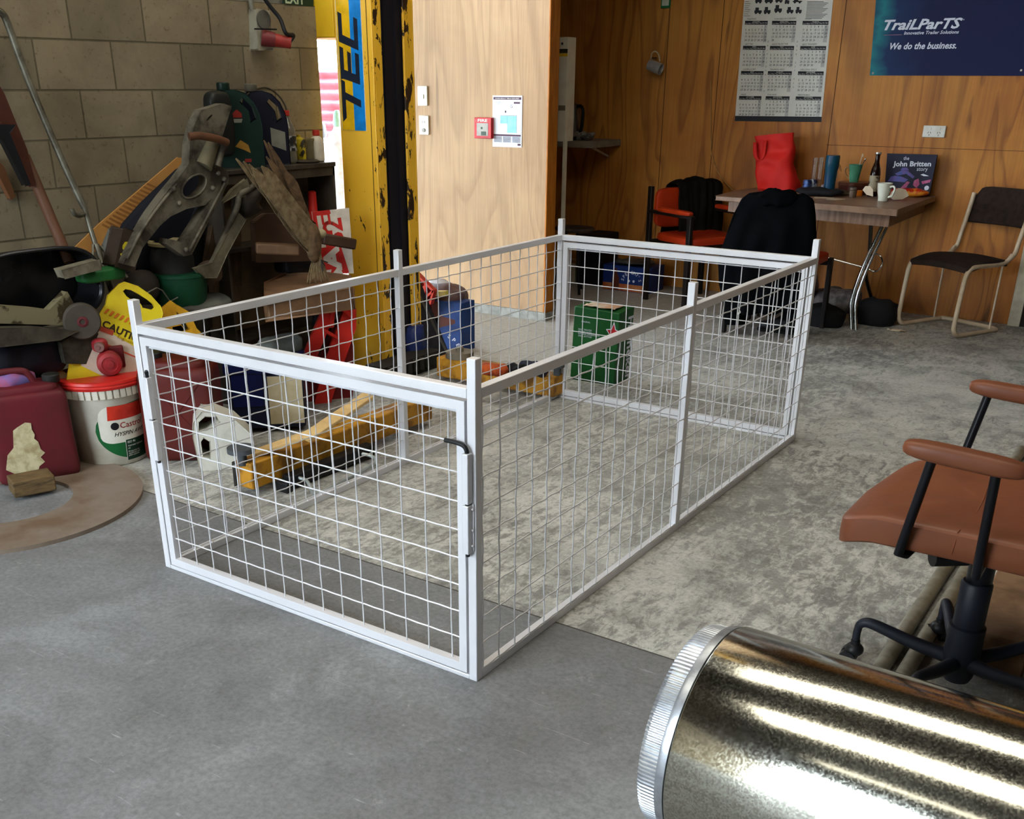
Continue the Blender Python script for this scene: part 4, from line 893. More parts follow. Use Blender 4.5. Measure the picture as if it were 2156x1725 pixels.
# ---------------------------------------------------------------- brown office armchair with bird
ac=thing('typist_armchair','old brown vinyl office armchair with worn armrests behind the cage','armchair',(-1.0,1.55,0))
def q3(u,v,x): return X(u,v,x)
BV=M_('dark_brown_vinyl',(58,40,30),.5,c2=(74,54,40),scale=5); TV=M_('tan_worn_vinyl',(120,90,64),.6,c2=(90,66,46),scale=7)
sc_=X(640,585,-.98)
seat_c=Vector((-.97,1.83,.49))
b=B().plate([[Z(u,v,.565) for u,v in ((556,600),(600,580),(690,574),(735,580),(742,612),(562,640))]],(0,0,-.07)); b.build('seat',TV,ac,bevel=.012)
B().plate([[LW(u,v,.30) for u,v in ((536,468),(560,452),(640,450),(664,470),(668,548),(540,552))]],-WN*.03).build('backrest',BV,ac,bevel=.01)
p1=X(560,524,-.86);p2=X(628,524,-.80)
B().beam(X(538,522,-.98),X(630,526,-.86),.06,.045).build('armrest',TV,ac,bevel=.008)
B().beam(X(676,502,-.98),X(745,514,-.92),.06,.05).build('armrest',BV,ac,bevel=.008)
B().cyl((-1.05,1.83,.02),(-1.05,1.83,.46),.025).build('pedestal',BLK,ac)
b=B()
for k in range(5):
    a=2*PI*k/5+.3; b.beam((-1.05,1.83,.06),(-1.05+.15*math.cos(a),1.83+.15*math.sin(a),.03),.03,.03)
b.build('star_base',BLK,ac)
lump('dark_box',620,545,.2,(.1,.2,.12),M_('dark_navy_plastic',(14,16,26),.5),'dark navy box seen under the brown armchair armrest','box',.3,.003)
# bird
BF=[M_('bird_tan_feather',(132,116,88),.8,c2=(98,82,58),scale=30),M_('bird_brown_feather',(106,84,60),.8,c2=(74,58,42),scale=30)]
bd=thing('mounted_bird','mounted brown bird of prey with raised wings perched on the armchair seat','taxidermy bird',X(665,600,-.86))
xb=-.84
def blade(b,p,q,w,xo=0,curve=.0):
    p=X(*p,xb+xo);q=X(*q,xb+xo);d=(q-p);L_=d.length;d.normalize();s=d.cross(Vector((1,0,0))).normalized()
    pts=[];
    for t_,ww in ((0,.5),(.15,.9),(.5,1),(.8,.7),(1,.12)): pts.append(p+d*L_*t_+s*w*ww/2+s*curve*t_*t_)
    for t_,ww in ((1,.12),(.8,.7),(.5,1),(.15,.9),(0,.5)): pts.append(p+d*L_*t_-s*w*ww/2+s*curve*t_*t_)
    b.plate([pts],(.003,0,0))
rn=random.Random(3)
w1=B()
roots=[(668,520),(664,505),(655,492),(645,478),(636,462),(622,448),(610,436)]
for i,(r0,tip) in enumerate((((664,520),(496,334)),((660,512),(512,340)),((652,500),(524,346)),((645,490),(538,356)),((640,480),(548,366)),((655,505),(530,368)),((650,515),(545,392)),((655,525),(560,415)),((660,532),(585,450)),((662,520),(600,420)))):
    blade(w1,r0,tip,.05,xo=-.012+.004*i)
for i in range(16): blade(w1,(664-i*5,528-i*7),(622-i*6,480-i*8),.06,xo=.03+.001*i)
for i in range(16): blade(w1,(672-i*5,510-i*7),(640-i*6,455-i*7),.05,xo=.02+.001*i)
w1.build('wing',BF[0],bd,smooth=0)
w2=B()
for i,(r0,tip) in enumerate((((650,470),(555,296)),((655,478),(564,300)),((650,460),(572,318)),((645,450),(584,336)),((650,470),(592,362)),((655,480),(600,400)),((640,440),(560,330)))):
    blade(w2,r0,tip,.045,xo=-.03+.004*i)
for i in range(10): blade(w2,(655-i*3,482-i*9),(630-i*4,440-i*9),.044,xo=.0+.001*i)
w2.build('wing',BF[1],bd,smooth=0)
tl=B()
for i in range(9): blade(tl,(668+rn.uniform(-5,5),528),(646+i*6,594+rn.uniform(-8,10)),.018,xo=.01+.003*i)
tl.build('tail',BF[0],bd,smooth=0)
c=X(660,512,xb+.02); b=rbox(c,(.05,.085,.17),.9); b.build('body',BF[1],bd)
h=X(676,492,xb+.02); b=B().sph(h,.022,14,8,(1,1.2,.9)); b.build('head',M_('bird_pale_head',(176,164,130),.7),bd)
b=B()
for q1 in ((684,560),(690,553),(680,572)): b.tube([X(676,548,xb+.04),X(*q1,xb+.05)],.003,6)
b.build('foot',M_('dark_claw',(40,34,30),.6),bd)
# SALE sign
P0s=Vector((-.98,1.98,.6)); ns=Vector((.75,-.66,.1)).normalized()
def ss(u,v,e=0): return PL(u,v,P0s,ns)+ns*e
sl=thing('sale_sign','red and white SALE sign standing on its end behind the armchair','sign',ss(690,575))
B().plate([[ss(*p) for p in ((656,446),(735,438),(745,576),(672,575))]],-ns*.004).build('sign_board',M_('sign_white',(214,204,190),.5),sl,smooth=0)
B().plate([[ss(*p,.0008) for p in ((657,446),(694,442),(735,574),(730,576),(673,575))]],ns*.0005).build('red_field',M_('sign_red',(196,38,32),.5),sl,smooth=0)
rr_=(ss(664,450)-ss(676,572)).normalized(); uu_=-(ss(700,520)-ss(670,524)).normalized()
b=B(); b.text('SALE',ss(723,596,.0016),ss(700,450)-ss(722,592),ss(660,530)-ss(690,526),width=(ss(700,450)-ss(723,596)).length,height=.085,bold=.05,ext=0); b.build('sale_lettering',M_('sign_white',(214,204,190),.5),sl,smooth=0)
b=B(); b.text('B2',ss(727,520,.0016),ss(716,455)-ss(727,520),ss(680,500)-ss(710,496),size=.13,bold=.02,ext=0); b.build('number_lettering',M_('sign_red',(196,38,32),.5),sl,smooth=0)
# ---------------------------------------------------------------- things between cage and hoist
# red ramp
rp=thing('car_ramp','red plastic ladder-like car ramp standing against the hoist column','car ramp',(-.85,1.65,0))
PR=M_('red_ramp_plastic',(196,40,30),.4,c2=(176,34,28),scale=5)
RP0=Vector((-.84,1.70,.2)); RN=Vector((.8,-.55,.25)).normalized()
def rs(u,v,e=0): return PL(u,v,RP0,RN)+RN*e
for pn,poly in (('side_rail',((704,616),(724,618),(664,760),(640,820),(622,820),(632,765),(685,640))),('side_rail',((730,636),(750,650),(750,690),(712,800),(690,868),(660,868),(680,770),(722,660)))):
    B().plate([[rs(*p) for p in poly]],-RN*.05).build(pn,PR,rp,bevel=.002)
for q1,q2 in (((706,640),(740,668)),((672,690),(716,716)),((650,742),(705,778)),((714,622),(742,645)),((698,690),(702,640))):
    B().beam(rs(*q1),rs(*q2),.014,.04,RN).build('rung',PR,rp,bevel=.001)
B().plate([[rs(u,v,-.05) for u,v in ((744,650),(752,780),(745,860),(640,862),(650,800),(705,690))]],-RN*.02).build('ramp_back',M_('dark_red_ramp',(110,20,22),.45,c2=(90,18,20)),rp,smooth=0)
# navy case with paper
nb=thing('navy_case','navy blue plastic case with a cream instruction sheet, left of the red ramp','case',(-.72,1.15,0))
NV=M_('navy_plastic',(18,28,84),.45,c2=(16,22,60),scale=5); NV2=M_('dark_navy_case',(20,26,52),.5)
q0=Z(560,918,0); rzc=.75
cN=Vector((-.80,1.22,0))
def lc(x,y,z): return cN+Vector((x*math.cos(rzc)-y*math.sin(rzc),x*math.sin(rzc)+y*math.cos(rzc),z))
def cbox(b,a,c):
    s0=len(b.v); b.box(a,c); 
    for i in range(s0,len(b.v)): b.v[i]=lc(*b.v[i])
    return b
cbox(B(),(-.15,-.11,.02),(.17,.12,.26)).build('case_body',NV2,nb,bevel=.01)
cbox(B(),(-.16,-.12,.26),(.18,.13,.31)).build('case_lid',NV,nb,bevel=.01)
cbox(B(),(-.13,-.115,.12),(.0,-.11,.27)).build('case_clip_panel',NV,nb,bevel=.004)
cbox(B(),(.02,-.1125,.04),(.165,-.1105,.25)).build('instruction_sheet',M_('cream_paper',(196,184,152),.7,c2=(176,160,124),scale=9),nb,smooth=0)
lump('grey_bundle',590,727,.55,(.12,.22,.08),M_('grey_green_canvas',(96,100,96),.8,c2=(76,80,76)),'grey canvas bundle lying on the navy case','bundle',.7,.02)
# white container with handles
wj=thing('white_jug','white plastic container with two dark handle holes, behind the cage door','jug',Z(470,985,0))
q0=Z(478,988,0); rw=math.atan2(CAM.y-q0.y,CAM.x-q0.x)+PI/2; ex=Vector((math.cos(rw),math.sin(rw),0)); ez=Vector((0,0,1)); en=Vector((ex.y,-ex.x,0))
def wq(x,z,e=0): return q0+ex*x+ez*z+en*e
o=[(-.09,0),(.10,0),(.115,.02),(.11,.13),(.05,.2),(-.02,.235),(-.07,.24),(-.105,.2),(-.115,.14),(-.105,.02)]
hA=[(-.085,.06),(-.06,.05),(-.055,.12),(-.075,.135),(-.09,.12)]; hB=[(-.09,.165),(-.06,.165),(-.01,.195),(-.02,.215),(-.06,.22),(-.085,.2)]
B().plate([[wq(*p) for p in o],[wq(*p) for p in hA[::-1]],[wq(*p) for p in hB[::-1]]],-en*.12).build('jug_body',M_('dirty_white_plastic',(196,194,182),.5,c2=(150,146,130),scale=8,lo=.5,hi=.75),wj,bevel=.003)
# grey wheel chock ramp and plank
pk=B().beam(Z(528,958,.13),Z(655,912,.20),.06,.015); pk.build('timber_plank',M_('pale_pine',(206,174,118),.6,c2=(186,150,96),scale=8,stretch=(1,1,6)),None,bevel=.002,label='short pale pine plank lying on the near yellow hoist arm',cat='plank')
B().beam(Z(640,925,.19),Z(778,832,.30),.07,.012).build('timber_plank',M_('pale_pine',(206,174,118),.6),None,bevel=.002,label='pale pine plank propped up between the near hoist arm and the column',cat='plank')
# black creeper bar with steel handle
cr=thing('floor_jack','low black trolley jack with a pale steel U handle, outside the left cage panel','trolley jack',(-.15,.9,0))
B().beam((-.165,.70,.03),(-.15,1.16,.035),.05,.05).build('jack_frame',BLACKP,cr,bevel=.005)
B().beam((-.19,.68,.02),(-.13,.68,.02),.03,.04).build('jack_end',BLACKP,cr,bevel=.004)
B().tube(bez([(-.14,.74,.04),(-.10,.74,.035),(-.035,.70,.02),(-.02,.70,.015),(-.018,.80,.015),(-.05,1.06,.02),(-.09,1.10,.03),(-.14,1.08,.04)],5),.007,10).build('jack_handle',M_('pale_steel',(190,200,200),.35,.5),cr)
# black leaning boards and blue bag at the column foot
bb=thing('drive_on_ramp','black steel drive-on ramp leaning beside the hoist column','ramp',Z(930,800,0))
BP0=Vector((-.80,2.72,.2)); BN=Vector((.7,-.7,.25)).normalized()
def bs_(u,v,e=0): return PL(u,v,BP0,BN)+BN*e
B().plate([[bs_(*p) for p in ((860,560),(872,560),(952,760),(958,800),(905,800),(860,700))]],-BN*.04).build('ramp_plate',M_('black_ramp_steel',(22,22,30),.5,c2=(34,32,38)),bb,bevel=.003)
B().beam(bs_(872,600,.004),bs_(958,778,.004),.006,.012).build('ramp_edge',M_('grey_edge',(90,86,80),.6),bb)
q=Vector((-.79,2.42,.15)); b=rbox(bs_(872,735,.06),(.10,.12,.26),.6); b.map(lambda v:v+Vector((1,1,0))*.02*noise.noise(v*16)); b.build('blue_bag',M_('blue_plastic_film',(46,62,120),.35,c2=(28,38,84),scale=14),None,label='blue plastic bag at the foot of the hoist column beside the middle post',cat='bag')
# ================================================================ PILLAR WALL FITTINGS
OFFW=M_('off_white_fitting',(220,219,210),.4,c2=(198,196,182))
yw=3.80
def pw(u,v,y=3.80): return Y(u,v,y)
def wallplate(name,label,cat,u0,v0,u1,v1,y,th,mat,bev=.003,group=None):
    a=Y(u0,v0,y);c=Y(u1,v1,y); t=thing(name,label,cat,((a.x+c.x)/2,y,c.z)); 
    if group: t['group']=group
    B().box((a.x,y-th,c.z),(c.x,y,a.z)).build('plate',mat,t,bevel=bev); return t,a,c
t,a,c=wallplate('light_switch','white single light switch plate, upper of the two on the plywood','switch',881,181,902,223,yw,.012,OFFW)
m=(a+c)/2; B().box((m.x-.012,yw-.018,m.z-.017),(m.x+.012,yw-.012,m.z+.01)).build('rocker',M_('switch_rocker',(220,220,210),.35),t,bevel=.002)
t,a,c=wallplate('socket_plate','white plate with socket and switch below the light switch','socket',884,243,905,284,yw,.012,OFFW)
m=(a+c)/2; B().cyl((m.x,yw-.018,m.z-.03),(m.x,yw-.012,m.z-.03),.012).box((m.x-.012,yw-.0135,m.z+.012),(m.x-.008,yw-.012,m.z+.026)).box((m.x+.006,yw-.0135,m.z+.012),(m.x+.010,yw-.012,m.z+.026)).build('socket_pins',M_('socket_grey',(140,140,132),.5),t)
fp,a,c=wallplate('fire_call_point','red FIRE manual call point box on the plywood','fire alarm',1004,247,1040,292,yw,.03,M_('fire_red',(190,28,34),.4),.003)
w=c.x-a.x;h=a.z-c.z
B().box((a.x+w*.16,yw-.0315,c.z+h*.13),(c.x-w*.18,yw-.03,a.z-h*.26)).build('call_window',M_('call_point_grey',(150,146,134),.3),fp,smooth=0)
B().box((a.x+w*.42,yw-.033,c.z+h*.15),(a.x+w*.70,yw-.0315,c.z+h*.34)).cyl((a.x+w*.45,yw-.033,c.z+h*.5),(a.x+w*.45,yw-.0315,c.z+h*.5),.007,n=14).build('call_marks',M_('call_point_dark',(36,60,40),.4),fp)
b=B(); b.text('FIRE',(a.x+w*.22,yw-.0305,a.z-h*.2),(1,0,0),(0,0,1),width=w*.56,height=h*.13,bold=.02); b.text('!',(a.x+w*.1,yw-.0305,a.z-h*.2),(1,0,0),(0,0,1),size=h*.1); b.build('fire_lettering',M_('letter_white',(222,220,212),.5),fp,smooth=0)
em,a,c=wallplate('emergency_notice','white EMERGENCY PROCEDURES notice with a blue floor plan on the plywood','notice',1038,201,1099,311,yw,.004,M_('notice_paper',(210,212,218),.35,c2=(200,204,214)),.0005)
w=c.x-a.x;h=a.z-c.z
def ER(b,x0,y0,x1,y1,e=.0006): b.box((a.x+x0*w,yw-.004-e,a.z-y1*h),(a.x+x1*w,yw-.004-e+.0003,a.z-y0*h)); return b
for q_ in ((.03,.03,.97,.08),(.72,.12,.93,.155),(.04,.75,.97,.785),(.86,.925,.97,.965)): ER(B(),*q_).build('header_bar',M_('notice_maroon',(70,32,58),.5),em,smooth=0)
b=B(); ER(b,.27,.39,.50,.54); ER(b,.50,.39,.82,.72); b.build('floor_plan',M_('plan_cyan',(140,206,214),.5),em,smooth=0)
b=B()
for x in (.05,.36,.68): ER(B(),x,.79,x+.28,.91).build('text_panel',M_('notice_grey',(150,152,162),.5),em,smooth=0)
b=B(); b.text('EMERGENCY PROCEDURES',(a.x+.1*w,yw-.0052,a.z-.068*h),(1,0,0),(0,0,1),width=.8*w,height=.022*h); b.build('title_lettering',M_('letter_white',(222,220,212),.5),em,smooth=0)
b=B(); b.text('ASSEMBLY AT\nSTREET',(a.x+.14*w,yw-.0048,a.z-.14*h),(1,0,0),(0,0,1),size=.03*h)
b.text('G',(a.x+.6*w,yw-.0048,a.z-.235*h),(1,0,0),(0,0,1),size=.09*h); b.box((a.x+.42*w,yw-.0048,a.z-.33*h),(a.x+.47*w,yw-.0045,a.z-.29*h))
for x in (.03,.97): b.box((a.x+x*w-.0005,yw-.0048,a.z-.74*h),(a.x+x*w+.0005,yw-.0045,a.z-.3*h))
for i in range(5):
    for x in (.06,.37,.69): b.box((a.x+x*w,yw-.0052,a.z-(.80+.022*i)*h-.001),(a.x+(x+.2+.02*(i%3))*w,yw-.005,a.z-(.80+.022*i)*h))
for x0,y0_,x1,y1_ in ((.5,.40,.505,.56),(.26,.38,.83,.386),(.82,.38,.826,.73)): ER(b,x0,y0_,x1,y1_,.001)
b.build('plan_lines',M_('ink_dark',(44,44,60),.5),em,smooth=0)
# white trunking and switchboard edge beyond the corner
yt=4.25
a=Y(1179,78,yt);c=Y(1190,298,yt); tr=thing('cable_trunking','tall narrow white panel with yellow label, standing behind the plywood corner','trunking',((a.x+c.x)/2,yt,0))
d_=Y(1183,300,yt)
B().box((a.x-.002,yt,c.z),(c.x,yt+.10,a.z)).build('trunking_box',M_('cream_white_panel',(206,200,178),.5,c2=(196,188,164)),tr,bevel=.003)
B().box((c.x-.016,yt,0),(c.x-.001,yt+.03,c.z)).build('trunking_leg',M_('cream_white_panel',(206,200,178),.5),tr)
q1=Y(1179,103,yt);q2=Y(1189,112,yt); B().box((a.x,yt-.001,q2.z),(c.x-.001,yt,q1.z)).build('dark_label',M_('label_dark',(50,46,30),.5),tr,smooth=0)
q3_=Y(1189,119,yt); B().box((a.x,yt-.001,q3_.z),(c.x-.001,yt,q2.z-.0005)).build('yellow_label',M_('label_yellow',(206,170,40),.5),tr,smooth=0)
q1=Y(1181,92,yt); B().lathe([(.0,0),(.008,0),(.008,.0006),(0,.0006)],(a.x+.018,yt-.001,q1.z),14,ax=(0,1,0)).build('warning_mark',M_('ink_dark',(44,44,60),.5),tr)
q1=Y(1181,222,yt);q2=Y(1189,233,yt); B().box((a.x+.004,yt-.002,q2.z),(c.x-.006,yt-.0002,q1.z)).build('clasp',M_('worn_port2',(110,100,80),.5),tr,smooth=0)
# alcove shelf + kettle + towel
ysf=5.0; z_=Y(1220,297,ysf).z
xa=Y(1150,300,ysf).x; xb_=Y(1249,305,ysf).x
sh=thing('wall_shelf','pale grey wall shelf with bracket in the dark corner','shelf',(xb_,5.2,z_-.04))
B().box((xa,ysf,z_-.045),(xb_,5.42,z_)).build('shelf_board',M_('grey_laminate',(140,132,116),.5),sh,bevel=.003)
B().beam((xb_-.10,5.41,z_-.12),(xb_-.06,5.1,z_-.047),.012,.012).build('shelf_bracket',M_('cream_white_panel',(206,200,178),.5),sh)
kx=Y(1200,290,5.12).x; kt=thing('kettle','brushed steel electric kettle with black handle on the corner shelf','kettle',(kx,5.14,z_))
B().lathe([(.075,0),(.078,.01),(.072,.08),(.062,.17),(.05,.215),(.03,.225),(0,.227)],(kx,5.14,z_+.018),36).build('kettle_body',M_('brushed_steel',(130,124,112),.3,.9,c2=(112,106,96)),kt)
B().lathe([(.08,0),(.08,.016),(.07,.018)],(kx,5.14,z_),32).build('kettle_base',BLACKP,kt)
B().tube(bez([(kx+.045,5.13,z_+.225),(kx+.085,5.12,z_+.225),(kx+.105,5.115,z_+.19),(kx+.10,5.115,z_+.10),(kx+.082,5.12,z_+.05),(kx+.07,5.13,z_+.04)],5),.012,10).build('kettle_handle',BLACKP,kt)
c=Vector((Y(1228,288,5.12).x,5.12,z_+.03)); b=rbox(c,(.16,.12,.055),.7); b.map(lambda v:v+Vector((1,1,1))*.022*noise.noise(v*24)); b.map(lambda v:Vector((v.x,v.y,max(v.z,z_)))); b.build('tea_towel',M_('grey_white_towel',(150,146,136),.85,c2=(84,80,76),scale=14,lo=.5,hi=.6),None,label='crumpled grey and white tea towel on the corner shelf',cat='towel')
# stool, fridge and bin in the dark corner
q=Z(1212,478,.50); q=Vector((-1.72,4.9,.5)); q=Y(1210,478,4.8)
st=thing('bar_stool','low round stool with grey worn seat in the dark corner','stool',(q.x,4.8,0))
B().lathe([(.0,-.03),(.11,-.03),(.12,-.015),(.115,0),(0,.006)],(q.x,4.8,q.z),32,sx=1.25).build('seat',M_('worn_grey_brown_seat',(84,70,58),.6,c2=(54,42,34),scale=12),st)
for dx,dy in ((-.07,-.06),(.07,-.06),(0,.08)): B().cyl((q.x+dx*1.6,4.8+dy*1.6,0),(q.x+dx*.6,4.8+dy*.6,q.z-.03),.01,n=10).build('leg',BLK,st)
a=Y(1196,552,5.15);c=Y(1214,598,5.15); 
hb=thing('white_heater','small white appliance standing on the floor behind the far left cage corner','heater',(c.x-.1,5.25,0))
B().box((c.x-.26,5.12,0),(c.x,5.34,a.z)).build('casing',M_('cream_white_panel',(206,200,178),.5),hb,bevel=.006)
B().box((c.x-.07,5.118,.16),(c.x-.03,5.12,.22)).build('grille',M_('grey_laminate',(140,132,116),.5),hb,smooth=0)
a=Y(1218,540,5.1);c=Y(1262,600,5.1)
B().box((a.x,5.08,0),(c.x,5.38,.37)).build('waste_bin',M_('matt_black_bin',(18,19,26),.6),None,bevel=.01,label='matt black square bin between the white appliance and the blue carton',cat='bin')
# ================================================================ BACK WALL FITTINGS
yb_=5.42
cal=thing('wall_calendar','large white three-column year calendar with black month bars on the orange plywood','calendar',(-.1,yb_,1.1))
n0=Vector((0,-1,0))
c00=Y(1567,0,yb_-.004); bl=Y(1547,255,yb_-.004); br_=Y(1729,257,yb_-.004)
tr_=Y(1754,0,yb_-.004); e_=1.18
# extend above the frame
tl2=bl+(c00-bl)*1.12; tr2=br_+(tr_-br_)*1.12
def cq(u,v,e=0): # u 0..1, v 0 bottom..1 at top of frame
    return bl*(1-u)*(1-v)+br_*u*(1-v)+c00*(1-u)*v+tr_*u*v+n0*e
PAP=M_('calendar_paper',(214,214,206),.5,c2=(206,206,198)); INK=M_('calendar_ink',(34,36,42),.6,c2=(30,32,38)); GREY=M_('calendar_grey',(150,150,150),.6)
B().plate([[bl,br_,tr2,tl2]],(0,.002,0)).build('paper',PAP,cal,smooth=0)
def rect(b,u0,v0,u1,v1,e=.0006): b.add([cq(u0,v0,e),cq(u1,v0,e),cq(u1,v1,e),cq(u0,v1,e)],[(0,1,2,3)])
ex_=(br_-bl).normalized(); ez_=(c00-bl).normalized()
b=B(); rect(b,0,0,1,.045)
mons=['JANUARY','FEBRUARY','MARCH','APRIL','MAY','JUNE','JULY','AUGUST','SEPTEMBER','OCTOBER','NOVEMBER','DECEMBER']
heads=['TRAINING','TOMORROWS DRIVERS','TODAY','GET THE','MOST FROM THE','BEST TRAINERS','COMPULSORY','TRAINING AND','LIFE LONG SKILLS','MAKE','FUN AND','MEMORABLE']
first=[5,1,1,4,6,2,4,0,3,5,1,3]; nd=[31,28,31,30,31,30,31,31,30,31,30,31]
txt=B(); wt=B(); gr=B()
cols=[(.03,.295),(.345,.62),(.69,.975)]; rows=[.835,.632,.425,.215]
for r,vt in enumerate(rows):
    for k,(u0,u1) in enumerate(cols):
        i=r*3+k; rect(b,u0,vt-.032,u1,vt)
        wd=(cq(u1,.5)-cq(u0,.5)).length
        txt.text(heads[i],cq(u0+.02,vt+.006,.0008),ex_,ez_,size=.014)
        wt.text(mons[i],cq((u0+u1)/2,vt-.014,.001),ex_,ez_,size=.012,align='CENTER')
        wt.text('Sun Mon Tue Wed Thu Fri Sat',cq(u0+.008,vt-.029,.001),ex_,ez_,width=wd*.94,height=.0075)
        if k==0 or 1:
            gr=B(); rect(gr,u0+(u1-u0)*6/7,vt-.172,u1,vt-.033,.0004); gr.build('saturday_column',M_('calendar_light_grey',(190,190,186),.6),cal,smooth=0)
        day=1-first[i]
        for wk in range(5 if first[i]+nd[i]<=35 else 6):
            for dd in range(7):
                if 1<=day<=nd[i]:
                    rw_=min(wk,4); 
                    if wk<5: txt.text(str(day),cq(u0+(u1-u0)*(dd+.25)/7,vt-.054-.0275*rw_,.0008),ex_,ez_,size=.0165,bold=.01)
                day+=1
for k,ch in enumerate('DRIVETECH LTD'): txt.text(ch,cq(.312-.0*k,.66-.034*k,.0008),ex_,ez_,size=.014)
for k,ch in enumerate('0508 237 453'): txt.text(ch,cq(.645,.66-.034*k,.0008),ex_,ez_,size=.014)
# silhouettes of vehicles along the top
rn=random.Random(5)
for k,(u,v,w_,h_) in enumerate(((.13,.975,.09,.05),(.24,.975,.11,.05),(.36,.98,.1,.035),(.47,.97,.06,.05),(.56,.975,.12,.035),(.13,.89,.10,.05),(.24,.89,.09,.055),(.36,.90,.1,.06),(.50,.895,.09,.05),(.6,.895,.08,.05))):
    rect(txt,u,v+.008,u+w_*.85,v+h_*.55,.0008); rect(txt,u+w_*.1,v+h_*.5,u+w_*.5,v+h_,.0008)
    for c_ in (.2,.65):
        q=cq(u+w_*c_,v+.008,.0009); 
        txt.add([q+ex_*.008*math.cos(a*PI/5)+ez_*.008*math.sin(a*PI/5) for a in range(10)],[tuple(range(10))])
for i in range(13): rect(txt,.72,.985-.011*i,.72+.18+.07*((i*7)%4)/4,.989-.011*i,.0008)
for i in range(8): rect(txt,.01,.985-.016*i,.01+.05+.03*((i*5)%3)/3,.988-.016*i,.0008)
b.build('month_bars',INK,cal,smooth=0); txt.build('printed_dates',INK,cal,smooth=0); wt.build('month_lettering',M_('letter_white',(222,220,212),.5),cal,smooth=0)
# poster
a=Y(1846,-20,yb_-.004);c=Y(2190,160,yb_-.004); bl_=Y(1831,159,yb_-.004)
def m_poster():
    m,nt,b=new('poster_print'); tc=nt.nodes.new('ShaderNodeTexCoord'); sep=nt.nodes.new('ShaderNodeSeparateXYZ'); nt.links.new(tc.outputs['Generated'],sep.inputs[0])
    n=noise_node(nt,3,3,.5,.8,tc.outputs['Generated']); ad=nt.nodes.new('ShaderNodeMath'); ad.operation='MULTIPLY_ADD'; ad.inputs[1].default_value=.25; nt.links.new(n.outputs['Fac'],ad.inputs[0]); nt.links.new(sep.outputs['X'],ad.inputs[2])
    r=ramp(nt,ad.outputs[0],[(.10,lin((10,56,88))),(.17,lin((24,116,126))),(.26,lin((12,40,84))),(.45,lin((9,18,62)))]); nt.links.new(r.outputs[0],b.inputs['Base Color']); b.inputs['Roughness'].default_value=.45; b.inputs['Specular IOR Level'].default_value=.15; return m
po=thing('trade_poster','dark blue TRAILPARTS trailer poster pinned to the orange plywood at top right','poster',(bl_.x+.5,yb_,bl_.z))
yp=yb_-.0015
B().add([(bl_.x,yp,bl_.z),(c.x,yp,c.z),(c.x,yp,a.z),(a.x,yp,a.z)],[(0,1,2,3)]).build('poster_sheet',m_poster(),po,smooth=0,solid=.003)
def pt(b,s,u,v,u2,v2h,**k):
    p=Y(u,v,yp-.002); q=Y(u2,v,yp-.002); hgt=(Y(u,v-v2h,yp)-Y(u,v,yp)).length; b.text(s,(p.x,yp-.002,p.z),(1,0,0),(0,0,1),width=q.x-p.x,height=hgt,**k)
LW_=M_('poster_white',(212,218,230),.4,c2=(206,212,226)); b=B()
pt(b,'TraiLParTS',1860,63,2023,22,shear=.3,bold=.03)
b.build('poster_title',LW_,po,smooth=0); b=B(); pt(b,'Innovative Trailer Solutions',1903,73,2018,7,shear=.25,bold=.015)
b.build('poster_subtitle',LW_,po,smooth=0); b=B(); pt(b,'We do the business.',1873,104,2013,14,shear=.25,bold=.025)
b.build('poster_slogan',LW_,po,smooth=0); b=B(); pt(b,'TM',2025,43,2030,3)
b.build('trademark_sign',LW_,po,smooth=0)
p=Y(1861,74,yp-.002);q=Y(1899,74,yp-.002); B().box((p.x,yp-.0025,p.z-.001),(q.x,yp-.002,p.z+.001)).build('poster_rule',M_('rule_pink',(170,120,130),.5),po,smooth=0)
b=B()
for u,v in ((1838,154),(2150,148)): p=Y(u,v,yp-.002); b.cyl((p.x,yp-.005,p.z),(p.x,yp-.001,p.z),.006,n=12)
b.build('pin',M_('brushed_steel',(130,124,112),.3,.9),po)
# double socket
t,a,c=wallplate('double_socket','white double power socket on the orange plywood below the blue poster','socket',1946,264,1989,290,yb_,.012,OFFW,.003)
w=c.x-a.x;h=a.z-c.z; b=B(); g=B()
for k in (.3,.72):
    x=a.x+w*k; b.cyl((x,yb_-.017,c.z+h*.75),(x,yb_-.012,c.z+h*.75),.009,n=16)
    for dx,dz,an in ((-.007,.4,.5),(.007,.4,-.5),(0,.2,0)): g.bx((x+dx,yb_-.0125,c.z+h*dz),(.003,.001,.011),ry=an)
b.build('switch_button',M_('switch_rocker',(220,220,210),.35),t); g.build('socket_slots',M_('ink_dark',(44,44,60),.5),t,smooth=0)
# hanging mug
mc=Y(1379,141,5.33); t=thing('enamel_mug','small silver mug hanging tilted on a nail on the orange plywood','mug',mc)
d_=Vector((.95,0,-.32)).normalized()
B().lathe([(0,-.05),(.034,-.05),(.036,-.046),(.038,.05),(.035,.05),(.032,-.04),(0,-.042)],mc,32,ax=d_).build('mug_body',M_('silver_mug',(190,188,184),.35,.4),t)
B().tube(bez([mc+Vector((-.035,0,.05)),mc+Vector((-.03,0,.085)),mc+Vector((-.005,0,.098)),mc+Vector((.022,0,.078)),mc+Vector((.035,0,.035))],5),.005,8).build('mug_handle',M_('cream_handle',(200,180,140),.5),t)
p=Y(1380,122,5.4); B().cyl((p.x,5.33,p.z),(p.x,5.42,p.z),.003,n=8).build('nail',M_('dark_nail',(40,34,30),.6),None,label='nail holding the silver mug on the orange plywood',cat='nail')
